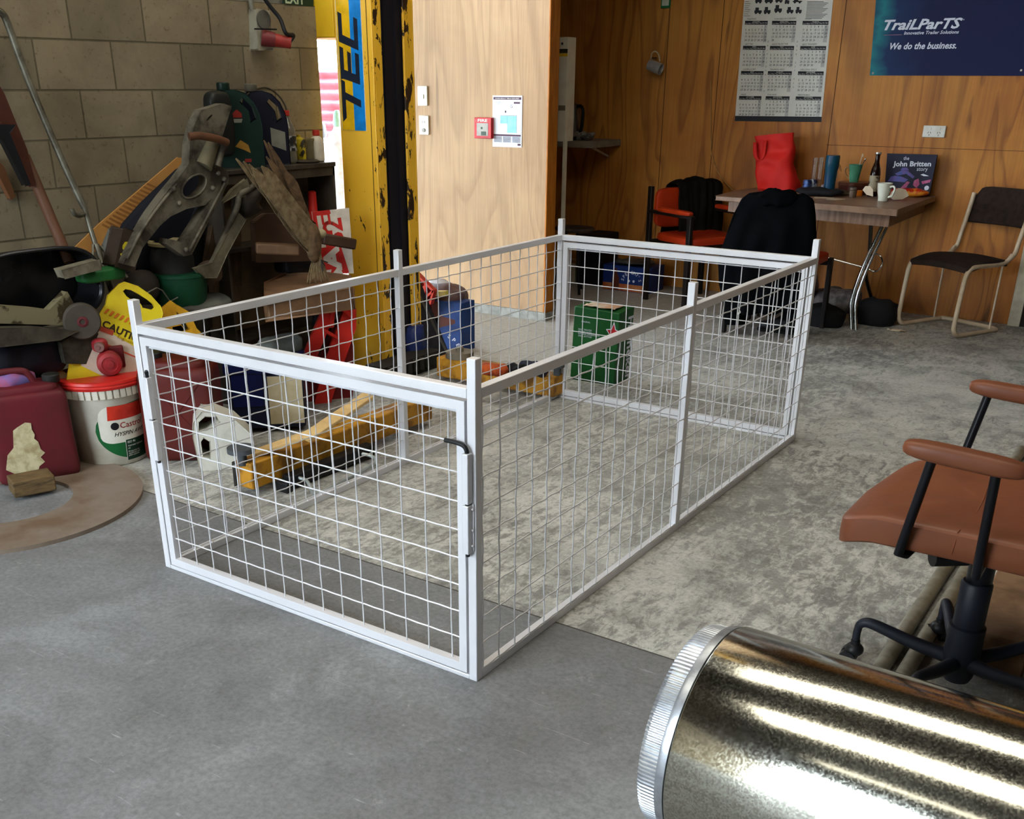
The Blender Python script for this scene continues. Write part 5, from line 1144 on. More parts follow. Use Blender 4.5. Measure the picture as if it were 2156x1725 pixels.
# soot marks where hooks were
# green tag
a=Y(1394,-12,yb_);c=Y(1412,17,yb_)
t=thing('wall_gauge','small green and white gauge fixed high on the orange plywood','gauge',(a.x,yb_,c.z))
B().box((a.x,yb_-.012,c.z),(c.x,yb_,a.z+.06)).build('gauge_body',M_('gauge_green',(30,110,60),.5),t,bevel=.003)
B().box((a.x+.01,yb_-.0135,c.z+.015),(c.x-.01,yb_-.012,a.z+.03)).build('gauge_face',M_('gauge_white',(196,206,186),.5),t,smooth=0)
# surface cable
B().tube(bez([Y(1497,170,5.412),Y(1497,300,5.412),Y(1500,330,5.412),Y(1512,362,5.41),Y(1530,388,5.40),Y(1548,405,5.38)],8),.004,8).build('wall_cable',M_('yellow_white_cable',(172,130,72),.5),None,label='thin pale cable running down the orange plywood to the table',cat='cable')
# ================================================================ TABLE
TB=M_('table_laminate',(134,108,90),.45,c2=(104,80,66),scale=5,stretch=(9,9,.6)); TBT=M_('table_laminate_top',(140,112,92),.4,c2=(118,92,74),scale=6,stretch=(1,8,1))
tab=thing('dining_table','wood-grain laminate table with chrome curved legs against the orange wall','table',(.4,4.9,0))
TZ=.75
pf=[Z(1507,412,TZ),Z(1889,443,TZ)]; FL,FR=pf; BR=Vector((.965,5.38,TZ)); BL=Vector((-.16,5.38,TZ)); ML=Vector((FL.x-.03,5.05,TZ))
top=[FL,FR,BR,BL,ML]
B().plate([top],(0,0,-.028)).build('tabletop',TBT,tab,bevel=.004)
ins=[FL+Vector((.07,.05,-.028)),FR+Vector((-.045,.04,-.028)),BR+Vector((-.05,-.03,-.028)),BL+Vector((.07,-.03,-.028)),ML+Vector((.06,0,-.028))]
B().plate([ins],(0,0,-.068)).build('apron',TB,tab,bevel=.002)
CH=M_('chrome',(210,210,206),.12,1,c2=(190,188,180))
lp=Z(1793,694,0)
t0=Z(1793,694,0); 
P1=bez([(t0.x,t0.y,0.0),(t0.x-.03,t0.y+.02,.16),(t0.x-.012,t0.y+.05,.33),(t0.x+.03,t0.y+.09,.50),(t0.x+.07,t0.y+.13,.655)],6)
P2=bez([(t0.x+.02,t0.y+.45,0.0),(t0.x+.0,t0.y+.38,.12),(t0.x-.02,t0.y+.22,.3),(t0.x+.01,t0.y+.12,.42),(t0.x+.02,t0.y+.0,.655)],6)
B().tube(P1,.012,10).build('leg',CH,tab); B().tube([p+Vector((.028,0,0)) if i<14 else p+Vector((.028,0,0)) for i,p in enumerate(P1)],.010,10).build('leg',CH,tab)
B().tube(P2,.012,10).build('leg',M_('dark_chrome',(96,90,84),.25,.9),tab)
rc=Vector((t0.x+.055,t0.y+.09,.40)); B().tube([rc+Vector((.045*math.cos(a*PI/12),0,.052*math.sin(a*PI/12))) for a in range(24)],.005,8,closed=True).build('ring_brace',CH,tab)
B().cyl((t0.x-.28,t0.y+.1,.41),(t0.x+.03,t0.y+.09,.36),.006,n=8).build('stretcher',CH,tab)
lx=FL.x+.3
for yy in (4.75,5.2): B().tube([(lx,yy,0),(lx+.02,yy,.35),(lx,yy,.655)],.012,10).build('leg',M_('dark_chrome',(96,90,84),.25,.9),tab)
# things on the table
def on(u,y): p=Y(u,400,y); return Vector((p.x,y,TZ))
# red bag
RBm=M_('red_nonwoven_bag',(206,34,26),.65,c2=(188,24,20),scale=5)
rb=thing('shopping_bag','bright red reusable shopping bag standing on the table','bag',on(1640,5.2))
yb1=5.17
def bgp(u,v): p=Y(u,v,yb1); return (p.x,p.z)
outl=[(1600,402),(1588,345),(1582,292),(1600,290),(1622,284),(1655,281),(1659,300),(1662,332),(1676,372),(1680,402)]
pts=[bgp(*p) for p in outl]
b=B()
def bagf(u,v):
    # u along contour 0..1 (front), v height
    zb=TZ+v*(bgp(1620,282)[1]-TZ)
    l=[(0,1600),(.4,1590),(.7,1585),(1,1582)]; r=[(0,1681),(.15,1679),(.45,1664),(.75,1661),(1,1656)]
    def ip(t,a):
        for (t0,x0),(t1,x1) in zip(a,a[1:]):
            if t<=t1: return x0+(x1-x0)*(t-t0)/(t1-t0)
        return a[-1][1]
    xl=Y(ip(v,l),400,yb1).x; xr_=Y(ip(v,r),400,yb1).x
    a=2*PI*u; cx_=(xl+xr_)/2; hx=(xr_-xl)/2; dy=.10*(1-.75*v)
    X_=cx_+hx*math.copysign(abs(math.cos(a))**.6,math.cos(a)); Y_=yb1+dy*math.copysign(abs(math.sin(a))**.6,math.sin(a))
    nz=noise.noise(Vector((X_*9,v*5,Y_*9)))*.030*(v>.02)
    return Vector((X_+nz*.3,Y_+nz,zb+(.03*((X_-xl)/(xr_-xl+1e-6))**.7-.018)*v))
b.grid(bagf,64,24); b.build('bag_body',RBm,rb,smooth=60)
B().grid(lambda u,v:bagf(u,0)*v+Vector((rb.location.x,yb1,TZ+.002))*(1-v),32,2).build('bag_base',RBm,rb)
ha=bez([Y(1590,300,yb1-.05),Y(1590,325,yb1-.06),Y(1597,338,yb1-.062),Y(1606,330,yb1-.06),Y(1611,296,yb1-.05)],6)
b=B(); o=len(b.v)
for q in ha: b.v+=[q+Vector((-.013,0,0)),q+Vector((.013,0,0))]
for i in range(len(ha)-1): b.f.append((2*i,2*i+1,2*i+3,2*i+2))
b.build('bag_handle',RBm,rb,solid=.003)
# book
ybk=5.35
bk_=thing('picture_book','dark blue square John Britten story book propped upright on the table','book',on(1915,5.3))
cs4=[(1862,407),(1956,411),(1973,326),(1868,323)]
BO=Vector((Y(1900,408,ybk).x,ybk,TZ)); bn=Vector((0,-1,.10)).normalized()
def kq(u,v,e=0): return PL(u,v,(0,ybk-.03,TZ),bn)+bn*e
B().plate([[kq(*p) for p in cs4]],-bn*.022).build('book_cover',M_('book_navy',(12,14,46),.5,c2=(9,10,36)),bk_,bevel=.001)
b=B(); kr=(kq(1950,345)-kq(1880,345)).normalized(); ku=Vector((0,.1,1)).normalized()
def kt_(s,u,v,u2,hh,**k): b.text(s,kq(u,v,.0012),kr,ku,width=(kq(u2,v)-kq(u,v)).length,height=hh,**k)
kt_('the',1902,337,1914,.022); kt_('John Britten',1880,350,1960,.040,bold=.03); kt_('story',1930,360,1953,.026)
b.build('book_title',LW_,bk_,smooth=0)
b=B()
for pts_ in (((1869,382),(1876,372),(1884,370),(1898,372),(1912,378),(1905,384),(1885,382)),((1884,366),(1900,358),(1912,360),(1926,372),(1922,376),(1908,366),(1890,370)),((1896,358),(1900,353),(1910,353),(1914,359))):
    b.plate([[kq(*p,.0008) for p in pts_]],bn*.0003)
b.build('blue_artwork',M_('art_blue',(66,80,150),.4,c2=(96,70,140),scale=40),bk_,smooth=0)
b=B()
for pts_ in (((1896,396),(1910,382),(1916,384),(1906,398)),((1925,380),(1934,376),(1936,388),(1930,396),(1922,390)),((1940,382),(1960,378),(1958,384),(1942,388))):
    b.plate([[kq(*p,.0008) for p in pts_]],bn*.0003)
b.build('pink_artwork',M_('art_pink',(164,60,110),.4,c2=(190,100,140),scale=40),bk_,smooth=0)
b=B(); q=kq(1951,396,.001); b.add([q+kr*.014*math.cos(k*PI/10)+ku*.014*math.sin(k*PI/10) for k in range(20)],[tuple(range(20))]); b.plate([[kq(*p,.0008) for p in ((1938,368),(1944,366),(1956,371),(1945,371))]],bn*.0003); b.build('white_seal',LW_,bk_,smooth=0)
# beer bottle
q=on(1838,5.12); h_=up(1838,320,q)-TZ; t=thing('beer_bottle','brown glass beer bottle with pale label between the green mug and the book','bottle',q)
B().lathe([(.026,0),(.031,.004),(.031,h_*.5),(.027,h_*.62),(.014,h_*.78),(.013,h_*.93),(.016,h_*.94),(.016,h_*.97),(.0,h_*.97)],q,28).build('bottle_glass',M_('brown_bottle_glass',(34,16,10),.12,c2=(28,14,10)),t)
B().lathe([(.0315,h_*.12),(.0318,h_*.13),(.0318,h_*.47),(.0315,h_*.48)],q,28).build('bottle_label',M_('pale_label',(150,140,116),.5,c2=(60,40,28),scale=24,lo=.52,hi=.56),t)
B().lathe([(.016,h_*.955),(.018,h_*.96),(.018,h_*.995),(0,h_)],q,20).build('bottle_cap',M_('cap_silver',(200,196,186),.3,.6),t)
# blue flask
q=on(1745,5.0); h_=up(1747,327,q)-TZ; t=thing('water_flask','tall dark blue drink flask on the table','flask',q)
B().lathe([(.034,0),(.036,.005),(.034,h_*.35),(.037,h_*.5),(.037,h_*.62),(.043,h_*.72),(.043,h_*.97),(.040,h_),(0,h_)],q,32).build('flask_body',M_('deep_blue_flask',(14,58,88),.35,c2=(14,70,82)),t)
B().tube(bez([q+Vector((.044,0,h_*.8)),q+Vector((.055,0,h_*.72)),q+Vector((.062,0,h_*.62)),q+Vector((.052,0,h_*.66)),q+Vector((.046,0,h_*.75))],5),.0025,6).build('flask_cord',M_('cord_tan',(150,100,50),.7),t)
b=B(); b.text('Fi',q+Vector((-.024,-.037,h_*.22)),(0,0,1),(-1,0,0),size=.022); b.build('flask_lettering',LW_,t,smooth=0)
# white cup
q=Z(1858,424,TZ); t=thing('white_mug','white ceramic mug at the front right edge of the table','mug',q)
MW=M_('white_ceramic',(204,206,190),.25,c2=(196,198,184))
h_=.105
B().lathe([(.024,0),(.028,.003),(.029,.02),(.038,.055),(.044,h_),(.041,h_),(.034,.05),(.02,.008),(0,.008)],q,36).build('mug_body',MW,t)
B().tube(bez([q+Vector((.038,-.02,.085)),q+Vector((.058,-.03,.09)),q+Vector((.07,-.036,.075)),q+Vector((.06,-.03,.04)),q+Vector((.034,-.018,.025))],5),.006,8).build('mug_handle',MW,t)
# green mug on tin
q=on(1795,5.2); t_=thing('biscuit_tin','low dark red round tin under the green mug','tin',q)
ht=up(1795,383,q)-TZ
B().lathe([(.085,0),(.09,.003),(.09,ht-.012),(.0,ht-.010)],q,40).build('tin_body',M_('dark_red_tin',(84,34,26),.4,c2=(60,26,22),scale=14),t_)
B().lathe([(.092,ht-.02),(.094,ht-.018),(.094,ht-.002),(.09,ht),(0,ht)],q,40).build('tin_lid',M_('brown_tin_lid',(104,60,44),.35,.3),t_)
q2=q+Vector((0,0,ht)); t=thing('green_mug','green ribbed mug with two spoons standing on the dark red tin','mug',q2)
hm=.105; GM=M_('green_glaze',(76,142,112),.35,c2=(60,122,94))
pr=[(.022,0)]+[(.026+.016*k/18+(.0014 if k%3==0 else 0),hm*k/18) for k in range(0,19)]+[(.039,hm),(.02,.01),(0,.01)]
B().lathe(pr,q2,36).build('mug_body',GM,t)
B().tube(bez([q2+Vector((-.036,-.005,.085)),q2+Vector((-.056,-.008,.085)),q2+Vector((-.062,-.008,.06)),q2+Vector((-.045,-.005,.03)),q2+Vector((-.028,-.004,.022))],5),.005,8).build('mug_handle',M_('tan_glaze',(176,132,84),.4),t)
for dx,n_ in ((.03,'teaspoon'),(.05,'teaspoon')):
    B().tube([q2+Vector((.01,0,.03)),q2+Vector((dx,0,hm+.05-(dx-.03)*1.2))],.003,8).sph(q2+Vector((dx+.002,0,hm+.055-(dx-.03)*1.2)),.008,10,6,(.7,.4,1.3)).build(n_,M_('pale_wooden_spoon',(200,180,150),.5) if dx<.04 else M_('chrome',(210,210,206),.12,1),None,label='pale spoon standing in the green mug' if dx<.04 else 'dark metal spoon leaning right in the green mug',cat='spoon')
# clear tubes
for i,(u,vt_) in enumerate(((1710,332),(1722,331))):
    q=on(u,5.2-.05*i); h_=up(u,vt_,q)-TZ
    B().lathe([(.014,0),(.016,.004),(.017,h_),(.0155,h_),(.0135,.006),(0,.006)],q,24).build('drinking_glass',M_('clear_glass',(230,225,215),.04,trans=.95,c2=(225,220,210)),None,label=('left','right')[i]+' of the two tall clear glass tubes beside the blue flask',cat='glass')
def tl(name,u,v,sz,mat,label,cat,e=.8,j=.012,fr=26,zc=None,dz=0):
    q=Z(u,v,TZ); q.y=min(q.y,5.25); q.x=Y(u,v,q.y).x; b=rbox((q.x,q.y,TZ+sz[2]/2+dz),sz,e,24,12); b.map(lambda w_:w_+Vector((1,1,.6))*j*noise.noise(w_*fr)); b.map(lambda w_:Vector((w_.x,w_.y,max(w_.z,TZ+dz+.0005)))); return b.build(name,mat,None,label=label,cat=cat,smooth=60)
for i,(u,v,c1_,lab) in enumerate(((1697,402,(70,92,140),'blue and white drink can on the left, beside the clear glass tubes'),(1709,401,(150,160,176),'silver drink can just right of the blue one'))):
    q=Z(u,v+6,TZ); B().lathe([(.024,0),(.028,.006),(.028,.075),(.022,.085),(0,.083)],q,24).build('drink_can',M_('can_%d'%i,c1_,.35,.4,c2=(30,40,84),scale=34,lo=.5,hi=.54),None,label=lab,cat='can')
tl('cap',1722,412,(.30,.16,.045),M_('black_cloth',(24,24,28),.85),'black cloth cap lying at the front of the table beside the blue flask','cap',.8,.02,16)
tl('glove',1768,410,(.16,.10,.03),M_('dark_brown_leather_glove',(44,36,30),.7,c2=(90,76,56),scale=20),'dark brown glove lying right of the blue flask','glove',.8,.02,20)
for i,(u,v,c_,s_) in enumerate(((1634,402,(150,30,40),.022),(1644,400,(36,44,110),.03),(1652,401,(190,190,190),.03),(1662,402,(196,180,168),.024))):
    q=Z(u,v,TZ); B().lathe([(s_*.5,0),(s_*.55,.003),(s_*.5,s_*1.4),(0,s_*1.4)],q,16).build('small_pot',M_('pot_%d'%i,c_,.4),None,label=('small dark red pot in front of the red bag','small blue pot in front of the red bag','small white pot in front of the red bag','small pinkish pot, rightmost of the four before the red bag')[i],cat='pot')
q=Z(1794,416,TZ); B().lathe([(.02,0),(.022,.003),(.022,.04),(.018,.044),(.022,.046),(.022,.058),(0,.058)],q,20).build('glass_jar',M_('dusty_clear_jar',(130,112,96),.25,.0,trans=.4),None,label='small clear jar with a lid, left of the orange cap',cat='jar')
q=Z(1809,413,TZ); B().lathe([(.017,0),(.018,.002),(.016,.034),(0,.035)],q,20).build('orange_cap',M_('orange_plastic',(220,120,24),.4),None,label='bright orange plastic cap on the table left of the white mug',cat='pot')  # loose bottle cap, kept in the pot category
q=on(1765,5.2); b=rbox((q.x,q.y,TZ+.018),(.05,.04,.035),.9); b.build('paper_ball',M_('brown_pink_tissue',(160,128,110),.8),None,label='crumpled pale tissue behind the dark brown glove',cat='tissue')
def crump(name,u,v,w_,d_,label,mat,z=.02,cat='paper'):
    q=Z(u,v,TZ); b=B(); b.grid(lambda a,c:Vector((q.x+(a-.5)*w_+.012*noise.noise(Vector((a*4,c*4,u))),q.y+(c-.5)*d_,TZ+.006+z*(.5+noise.noise(Vector((a*3.1,c*3.3,v)))) )),12,10); return b.build(name,mat,None,label=label,cat=cat,solid=.0015,smooth=30)
WPp=M_('cream_paper_wrap',(204,188,164),.7,c2=(190,172,146))
q=Z(1832,414,TZ)
def paperpoly(pts,yy,label):
    B().plate([[PL(u,v,(0,yy,TZ),(0,-1,.25)) for u,v in pts]],(0,.002,0)).build('paper_wrapper',WPp,None,label=label,cat='paper')
paperpoly(((1816,400),(1822,392),(1832,392),(1838,400),(1838,414),(1824,410)),4.93,'crumpled cream paper wrapper left of the white mug')
paperpoly(((1878,402),(1892,396),(1907,399),(1914,412),(1900,420),(1880,421),(1872,414)),4.93,'crumpled cream paper wrapper right of the white mug')
rw_=tl('snack_wrapper',1912,411,(.24,.10,.05),M_('red_gold_foil',(190,30,22),.3,c2=(214,140,40),scale=9,lo=.5,hi=.58),'shiny red and gold snack wrapper in front of the book','wrapper',.8,.012,20)
tl('dark_pouch',1857,396,(.1,.08,.05),M_('black_cloth',(24,24,28),.85),'small black pouch behind the white mug','pouch')
q=on(1851,5.25); B().bx((q.x,q.y,TZ+.045),(.06,.02,.05)).build('white_box',M_('white_carton',(190,186,174),.6),None,label='small white box between the beer bottle and the book',cat='box')
for i,(u,v) in enumerate(((1735,417),(1760,420))):
    q=Z(u,v,TZ); B().bx((q.x,q.y,TZ+.0015),(.12-.02*i,.07,.0015),rz=.3+i).build('paper_sheet',WPp,None,label=('small paper sheet under the black cap near the table edge','small paper sheet under the dark brown glove near the table edge')[i],cat='paper')
# ================================================================ ORANGE CHAIRS
ORV=M_('orange_vinyl',(182,54,18),.45,c2=(160,44,16),scale=4); DKW=M_('black_brown_wood',(26,20,18),.5)
def ochair(name,label,loc,rz,arms=True,splay=.0):
    t=thing(name,label,'chair',loc,rz)   # local: faces -y, origin centre floor
    w,d,sh_=.24,.22,.44
    rbox((0,0,sh_),(w*2,d*2,.06),.35,32,12).build('seat',ORV,t,local=1)
    rbox((0,d+.01,.62 if arms else .58),(w*2-.04,.05,.26),.35,32,12).build('backrest',ORV,t,local=1)
    for sx in (-1,1):
        B().beam((sx*w,-d+.02,0),(sx*w,-d+.03,.43 if not arms else .60),.028,.04).build('leg',DKW,t,local=1,bevel=.004)
        B().beam((sx*w,d+.03,0),(sx*w,d+.04,.76 if arms else .60),.028,.04).build('leg',DKW,t,local=1,bevel=.004)
        if arms:
            B().beam((sx*w,-d,.60),(sx*w,d+.04,.60),.035,.022,(0,0,1)).build('arm_rail',DKW,t,local=1,bevel=.004)
            rbox((sx*w,-.02,.622),(.05,.36,.03),.4,20,10).build('arm_pad',ORV,t,local=1)
    B().box((-w,-d+.01,.385),(w,-d+.04,.415)).build('seat_rail',DKW,t,local=1); B().box((-w,d,.385),(w,d+.03,.415)).build('seat_rail',DKW,t,local=1)
    return t
# chair A faces the table (+x), slightly toward the camera
chA=ochair('orange_armchair','orange vinyl armchair with black frame, draped with a dark jacket, left of the table',(-.42,4.93,0),math.radians(62),True)
JK=M_('dark_olive_cloth',(26,24,21),1,c2=(18,17,16),scale=7,spec=.02)
def drape(name,label,cat,mat,cx,cy,rz,halfw,th,ztop,zf,zb,seed,flare=.0,n=30,jit=.02,yofs=0):
    """cloth hanging over a backrest: local x across the back; front side -y, rear side +y"""
    t=thing(name,label,cat,(cx,cy,ztop-.3),rz)
    def fn(u,v):
        x=(u-.5)*2; s=(v-.5)*2    # s<0 front side, s>0 rear
        zl=(zf if s<0 else zb)+.03*noise.noise(Vector((x*2.2,seed,s)))
        a=abs(s); top=.16
        if a<top: y=th*math.sin(a/top*PI/2); z=ztop-th*(1-math.cos(a/top*PI/2))*.7
        else:
            q=(a-top)/(1-top); y=th+flare*q; z=ztop-.7*th-(ztop-zl)*q
        wv=1+.16*max(0,(a-top))*flare*6
        rip=jit*noise.noise(Vector((x*3.4,seed*3,z*1.2)))*2+jit*.25*math.sin(x*9+seed+z*3)*max(0,a-top)
        return Vector((x*halfw*wv+.02*noise.noise(Vector((z*6,seed,x))),(-1 if s<0 else 1)*(y+abs(rip))+yofs,z-.3-(ztop-.6)+.0-.0 + .02*noise.noise(Vector((x*3,seed,0)))*(1) -.0*x*x -.018*abs(x)**3))
    b=B().grid(fn,n,44)
    c=math.cos(rz); s=math.sin(rz)
    b.map(lambda v:Vector((cx+c*v.x-s*v.y,cy+s*v.x+c*v.y,v.z+(ztop-.3))))
    b.build('cloth',mat,t,solid=.008,smooth=60); return t
rzA=math.radians(62)
bx_,by_=-.42+math.sin(rzA)*-.23,4.93+math.cos(rzA)*.23
jx=drape('draped_jacket','dark olive jacket draped over the back of the left orange armchair','jacket',JK,bx_+.10*math.cos(rzA),by_+.10*math.sin(rzA),rzA,.185,.075,.80,.50,.40,1.3,.03)
# chair B back to the camera with a black hoodie
chB=ochair('orange_chair','orange vinyl chair with black legs tucked at the table, hidden under a black hoodie',(.35,4.42,0),math.radians(-178),False)
HD=M_('black_hoodie_cloth',(8,9,11),1,c2=(5,6,8),scale=5,spec=.02)
hd=thing('hooded_jacket','black hooded jacket draped over the orange chair in front of the table','jacket',(.38,4.15,.1))
yj=4.13
def hoodf(side):
    def fn(u,v):
        # v 0 top -> 1 hem ; outline widths from the visible shape
        tab_=[(0,1578,1690,408),(.05,1562,1712,420),(.2,1544,1716,455),(.4,1528,1718,500),(.6,1512,1712,548),(.8,1514,1708,600),(1,1530,1690,655)]
        for a,c_ in zip(tab_,tab_[1:]):
            if v<=c_[0]:
                k=(v-a[0])/(c_[0]-a[0]); ul=a[1]+(c_[1]-a[1])*k; ur=a[2]+(c_[2]-a[2])*k; vv=a[3]+(c_[3]-a[3])*k; break
        p=Y(ul,vv,yj);q=Y(ur,vv,yj)
        x=p.x+(q.x-p.x)*u; z=p.z+(q.z-p.z)*u
        if v>.8: z+=.05*noise.noise(Vector((u*4,0,1)))
        th=.035+.05*v; bul=math.sin(PI*u)**.5
        y=yj-side*th*bul+ .022*noise.noise(Vector((u*5,v*2.2,side*3)))*min(1,v*5) + .012*math.sin(u*24+v*3)*v
        if v<.02: y=yj
        z+=(.028*math.exp(-((u-.42)/.2)**2)+.012*noise.noise(Vector((u*6,3,0))))*(1-min(1,v*4))
        return Vector((x,y,z))
    return fn
B().grid(hoodf(1),44,44).build('jacket_back',HD,hd,solid=.01,smooth=60)
B().grid(hoodf(-1),30,30).build('jacket_lining',HD,hd,solid=.01,smooth=60)
q=Y(1640,412,yj); b=rbox(q+Vector((0,-.01,-.01)),(.24,.14,.09),.9,28,14); b.map(lambda v:v+Vector((1,1,1))*.018*noise.noise(v*18)); b.build('hood',HD,hd)
for k,(u0,u1) in enumerate(((1518,1580),(1640,1712))):
    def slv(u,v,u0=u0,u1=u1,k=k):
        uu=u0+(u1-u0)*(.5+.5*math.cos(2*PI*u))*(1-.25*v)+8*v; vv=560+(122-14*k)*v
        p=Y(uu,vv,yj); return Vector((p.x,yj+.05*math.sin(2*PI*u)+.01*noise.noise(Vector((u*5,v*6,k))),p.z))
    B().grid(slv,20,16).build('sleeve',HD,hd,smooth=60)
b=B()
for u in (1562,1572): b.beam(Y(u-9,662,yj-.075),Y(u+6,646,yj-.075),.012,.002,(0,1,0))
b.build('white_stripe',M_('letter_white',(222,220,212),.5),hd,smooth=0)
sh2=thing('work_shoe','black work shoe on the floor under the right of the hanging jacket','shoe',Z(1630,702,0))
q=Z(1628,700,0); b=rbox((q.x+.02,q.y+.03,.05),(.24,.10,.10),.7); b.map(lambda v:Vector((v.x,v.y,v.z*(1 if v.x>q.x+.02 else .7)))); b.build('upper',M_('black_shoe_leather',(18,18,20),.5),sh2)
b=rbox((q.x+.02,q.y+.03,.012),(.25,.105,.024),.3); b.build('sole',M_('black_rubber_sole',(14,14,16),.8),sh2)
# ================================================================ CANTILEVER CHAIR
CRT=M_('cream_tube',(206,188,162),.42,.1,c2=(190,168,138)); BRF=M_('dark_brown_fabric',(48,36,30),.95,c2=(38,28,24),scale=30,bs=.2,bscale=200)
pf_=Z(2003,708,.012); pr_=Z(2108,694,.012); qf=Z(1896,683,.012); qr=Z(1993,669,.012)
cc_=thing('cantilever_chair','cream tubular steel chair with dark brown fabric seat and back, at the right','chair',((pf_.x+qf.x)/2,(pf_.y+pr_.y)/2,0))
wd_=(pf_-qf); wd_=Vector((wd_.x,wd_.y,0)).normalized(); dd_=Vector((-wd_.y,wd_.x,0))
if dd_.y<0: dd_=-dd_
O=(pf_+qf)/2; O.z=0; hw=.205
def cl(x,y,z): return O+wd_*x+dd_*y+Vector((0,0,z))
def loop(s):
    return bez([cl(s*hw,.40,.46),cl(s*hw,.36,.425),cl(s*hw,.28,.412),cl(s*hw,.10,.415),cl(s*hw,.035,.40),cl(s*hw,.008,.36),cl(s*hw,.0,.28),cl(s*hw,-.012,.10),cl(s*hw,-.005,.045),cl(s*hw,.035,.014),cl(s*hw,.12,.012),cl(s*hw,.36,.012),cl(s*hw*.95,.40,.012),cl(s*hw*.7,.42,.012),cl(0,.42,.012)],4)
for s in (-1,1):
    B().tube(loop(s),.0135,12).build('frame_tube',CRT,cc_)
    B().tube(bez([cl(s*hw,.36,.425),cl(s*hw,.42,.465),cl(s*hw,.44,.54),cl(s*hw,.47,.66),cl(s*hw,.495,.78)],5),.0135,12).build('back_tube',CRT,cc_)
    B().cyl(cl(s*hw,.33,.414),cl(s*hw,.325,.014),.006,n=10).build('rear_rod',CRT,cc_)
b=B(); b.grid(lambda u,v:cl((u-.5)*2*hw*1.02,.01+.36*v,.43+.03*math.sin(PI*u)*.4-.018*(1-v)**3+.012*math.sin(PI*v)),18,14,th=(0,0,-.035)); b.build('seat',BRF,cc_,bevel=.006,smooth=60)
b=B(); b.grid(lambda u,v:cl((u-.5)*2*(hw+.012),.475+.035*v-.03*math.sin(PI*u)*-1,.605+.215*v-(.012 if False else 0)),18,10,th=dd_*.035); b.build('backrest',BRF,cc_,bevel=.012,smooth=60)
# ================================================================ FLOOR THINGS UNDER AND AROUND THE TABLE
# speight's carton
y5=5.0
def carton(name,label,cat,pts,z,mat,top=None,rz=0): pass
a=Y(1268,612,5.02);c=Y(1366,612,5.02)
cs_=thing('beer_carton','blue beer carton lying under the left orange armchair','carton',((a.x+c.x)/2,5.13,0)); zc_=up(1310,557,(a.x,5.02))
B().box((a.x,5.02,0),(c.x,5.26,zc_)).build('carton_body',M_('carton_blue',(22,50,120),.5,c2=(18,38,96)),cs_,bevel=.003)
w=c.x-a.x
b=B(); b.box((a.x+.002,5.0185,.004),(c.x-.002,5.0195,zc_*.30)); b.build('orange_field',M_('carton_orange',(160,76,36),.5,c2=(190,130,80),scale=14),cs_,smooth=0)
b=B(); 
def arctext(b,s,cx,cz,r,y,a0,a1,size,mir=1,upn=(0,-1,0)):
    for i,ch in enumerate(s):
        an=a0+(a1-a0)*i/(len(s)-1); d=Vector((math.cos(an),0,math.sin(an))); tn=Vector((math.sin(an),0,-math.cos(an)))
        b.text(ch,Vector((cx,y,cz))+d*r-tn*size*.3,tn,d,size=size,bold=.015)
arctext(b,"SPEIGHT'S",a.x+w*.62,zc_*.38,.062,5.0178,math.radians(165),math.radians(15),.032)
for x in (.57,.67): b.cyl((a.x+w*x,5.0175,zc_*.44),(a.x+w*x,5.0185,zc_*.44),.009,n=12)
b.build('carton_lettering',LW_,cs_,smooth=0)
B().plate([[(a.x+w*.2,5.018,.006),(a.x+w*.36,5.018,.006),(a.x+w*.36,5.018,zc_*.5),(a.x+w*.31,5.018,zc_*.72),(a.x+w*.30,5.018,zc_*.9),(a.x+w*.26,5.018,zc_*.9),(a.x+w*.25,5.018,zc_*.72),(a.x+w*.2,5.018,zc_*.5)]],(0,.0006,0)).build('bottle_picture',M_('bottle_brown_print',(90,40,24),.5),cs_,smooth=0)
b=rbox(((a.x+c.x)/2+.02,5.12,zc_+.022),(.3,.2,.04),.8); b.map(lambda v:Vector((v.x,v.y,max(v.z+.02*noise.noise(v*14),zc_+.0005)))); b.build('plastic_bag',M_('grey_film',(80,78,74),.4,c2=(50,48,46),scale=12),None,label='crumpled grey film on top of the blue carton under the armchair',cat='plastic film')
# green beer carton
a=Z(1200,798,0);c=Z(1292,813,0)
gc=thing('beer_carton','tall dark green beer carton with a red star standing behind the far cage door','carton',((a.x+c.x)/2+.0,a.y+.08,0))
ang=math.atan2(c.y-a.y,c.x-a.x); ux=Vector((math.cos(ang),math.sin(ang),0)); uy=Vector((-ux.y,ux.x,0)); gw=(c-a).length; gd=.17; gh=.375
lean=Vector((.012,0,0))
def gq(x,y,z): return a+ux*x+uy*y+Vector((0,0,z))+lean*(z/gh)
b=B(); b.add([gq(0,0,0),gq(gw,0,0),gq(gw,gd,0),gq(0,gd,0),gq(0,0,gh),gq(gw,0,gh-.01),gq(gw,gd,gh),gq(0,gd,gh)],[(0,3,2,1),(4,5,6,7),(0,1,5,4),(1,2,6,5),(2,3,7,6),(3,0,4,7)])
b.build('carton_body',M_('carton_green',(20,84,34),.45,c2=(14,68,28),scale=6),gc,bevel=.004)
b=B()
sx_,sz_=gw*.90,gh*.70
star=[]
for k in range(10):
    r=.045 if k%2==0 else .02; an=PI/2+k*PI/5; star.append(gq(sx_+r*math.cos(an)*.8,-.001,sz_+r*math.sin(an)*1.1))
def clampx(p): return p
b.plate([[gq(min(gw-.001,sx_+(.055 if k%2==0 else .026)*math.cos(PI/2+k*PI/5)*.8),-.0008,sz_+(.055 if k%2==0 else .026)*math.sin(PI/2+k*PI/5)*1.1) for k in range(10)]],uy*-.0002); b.build('star_outline',LW_,gc,smooth=0)
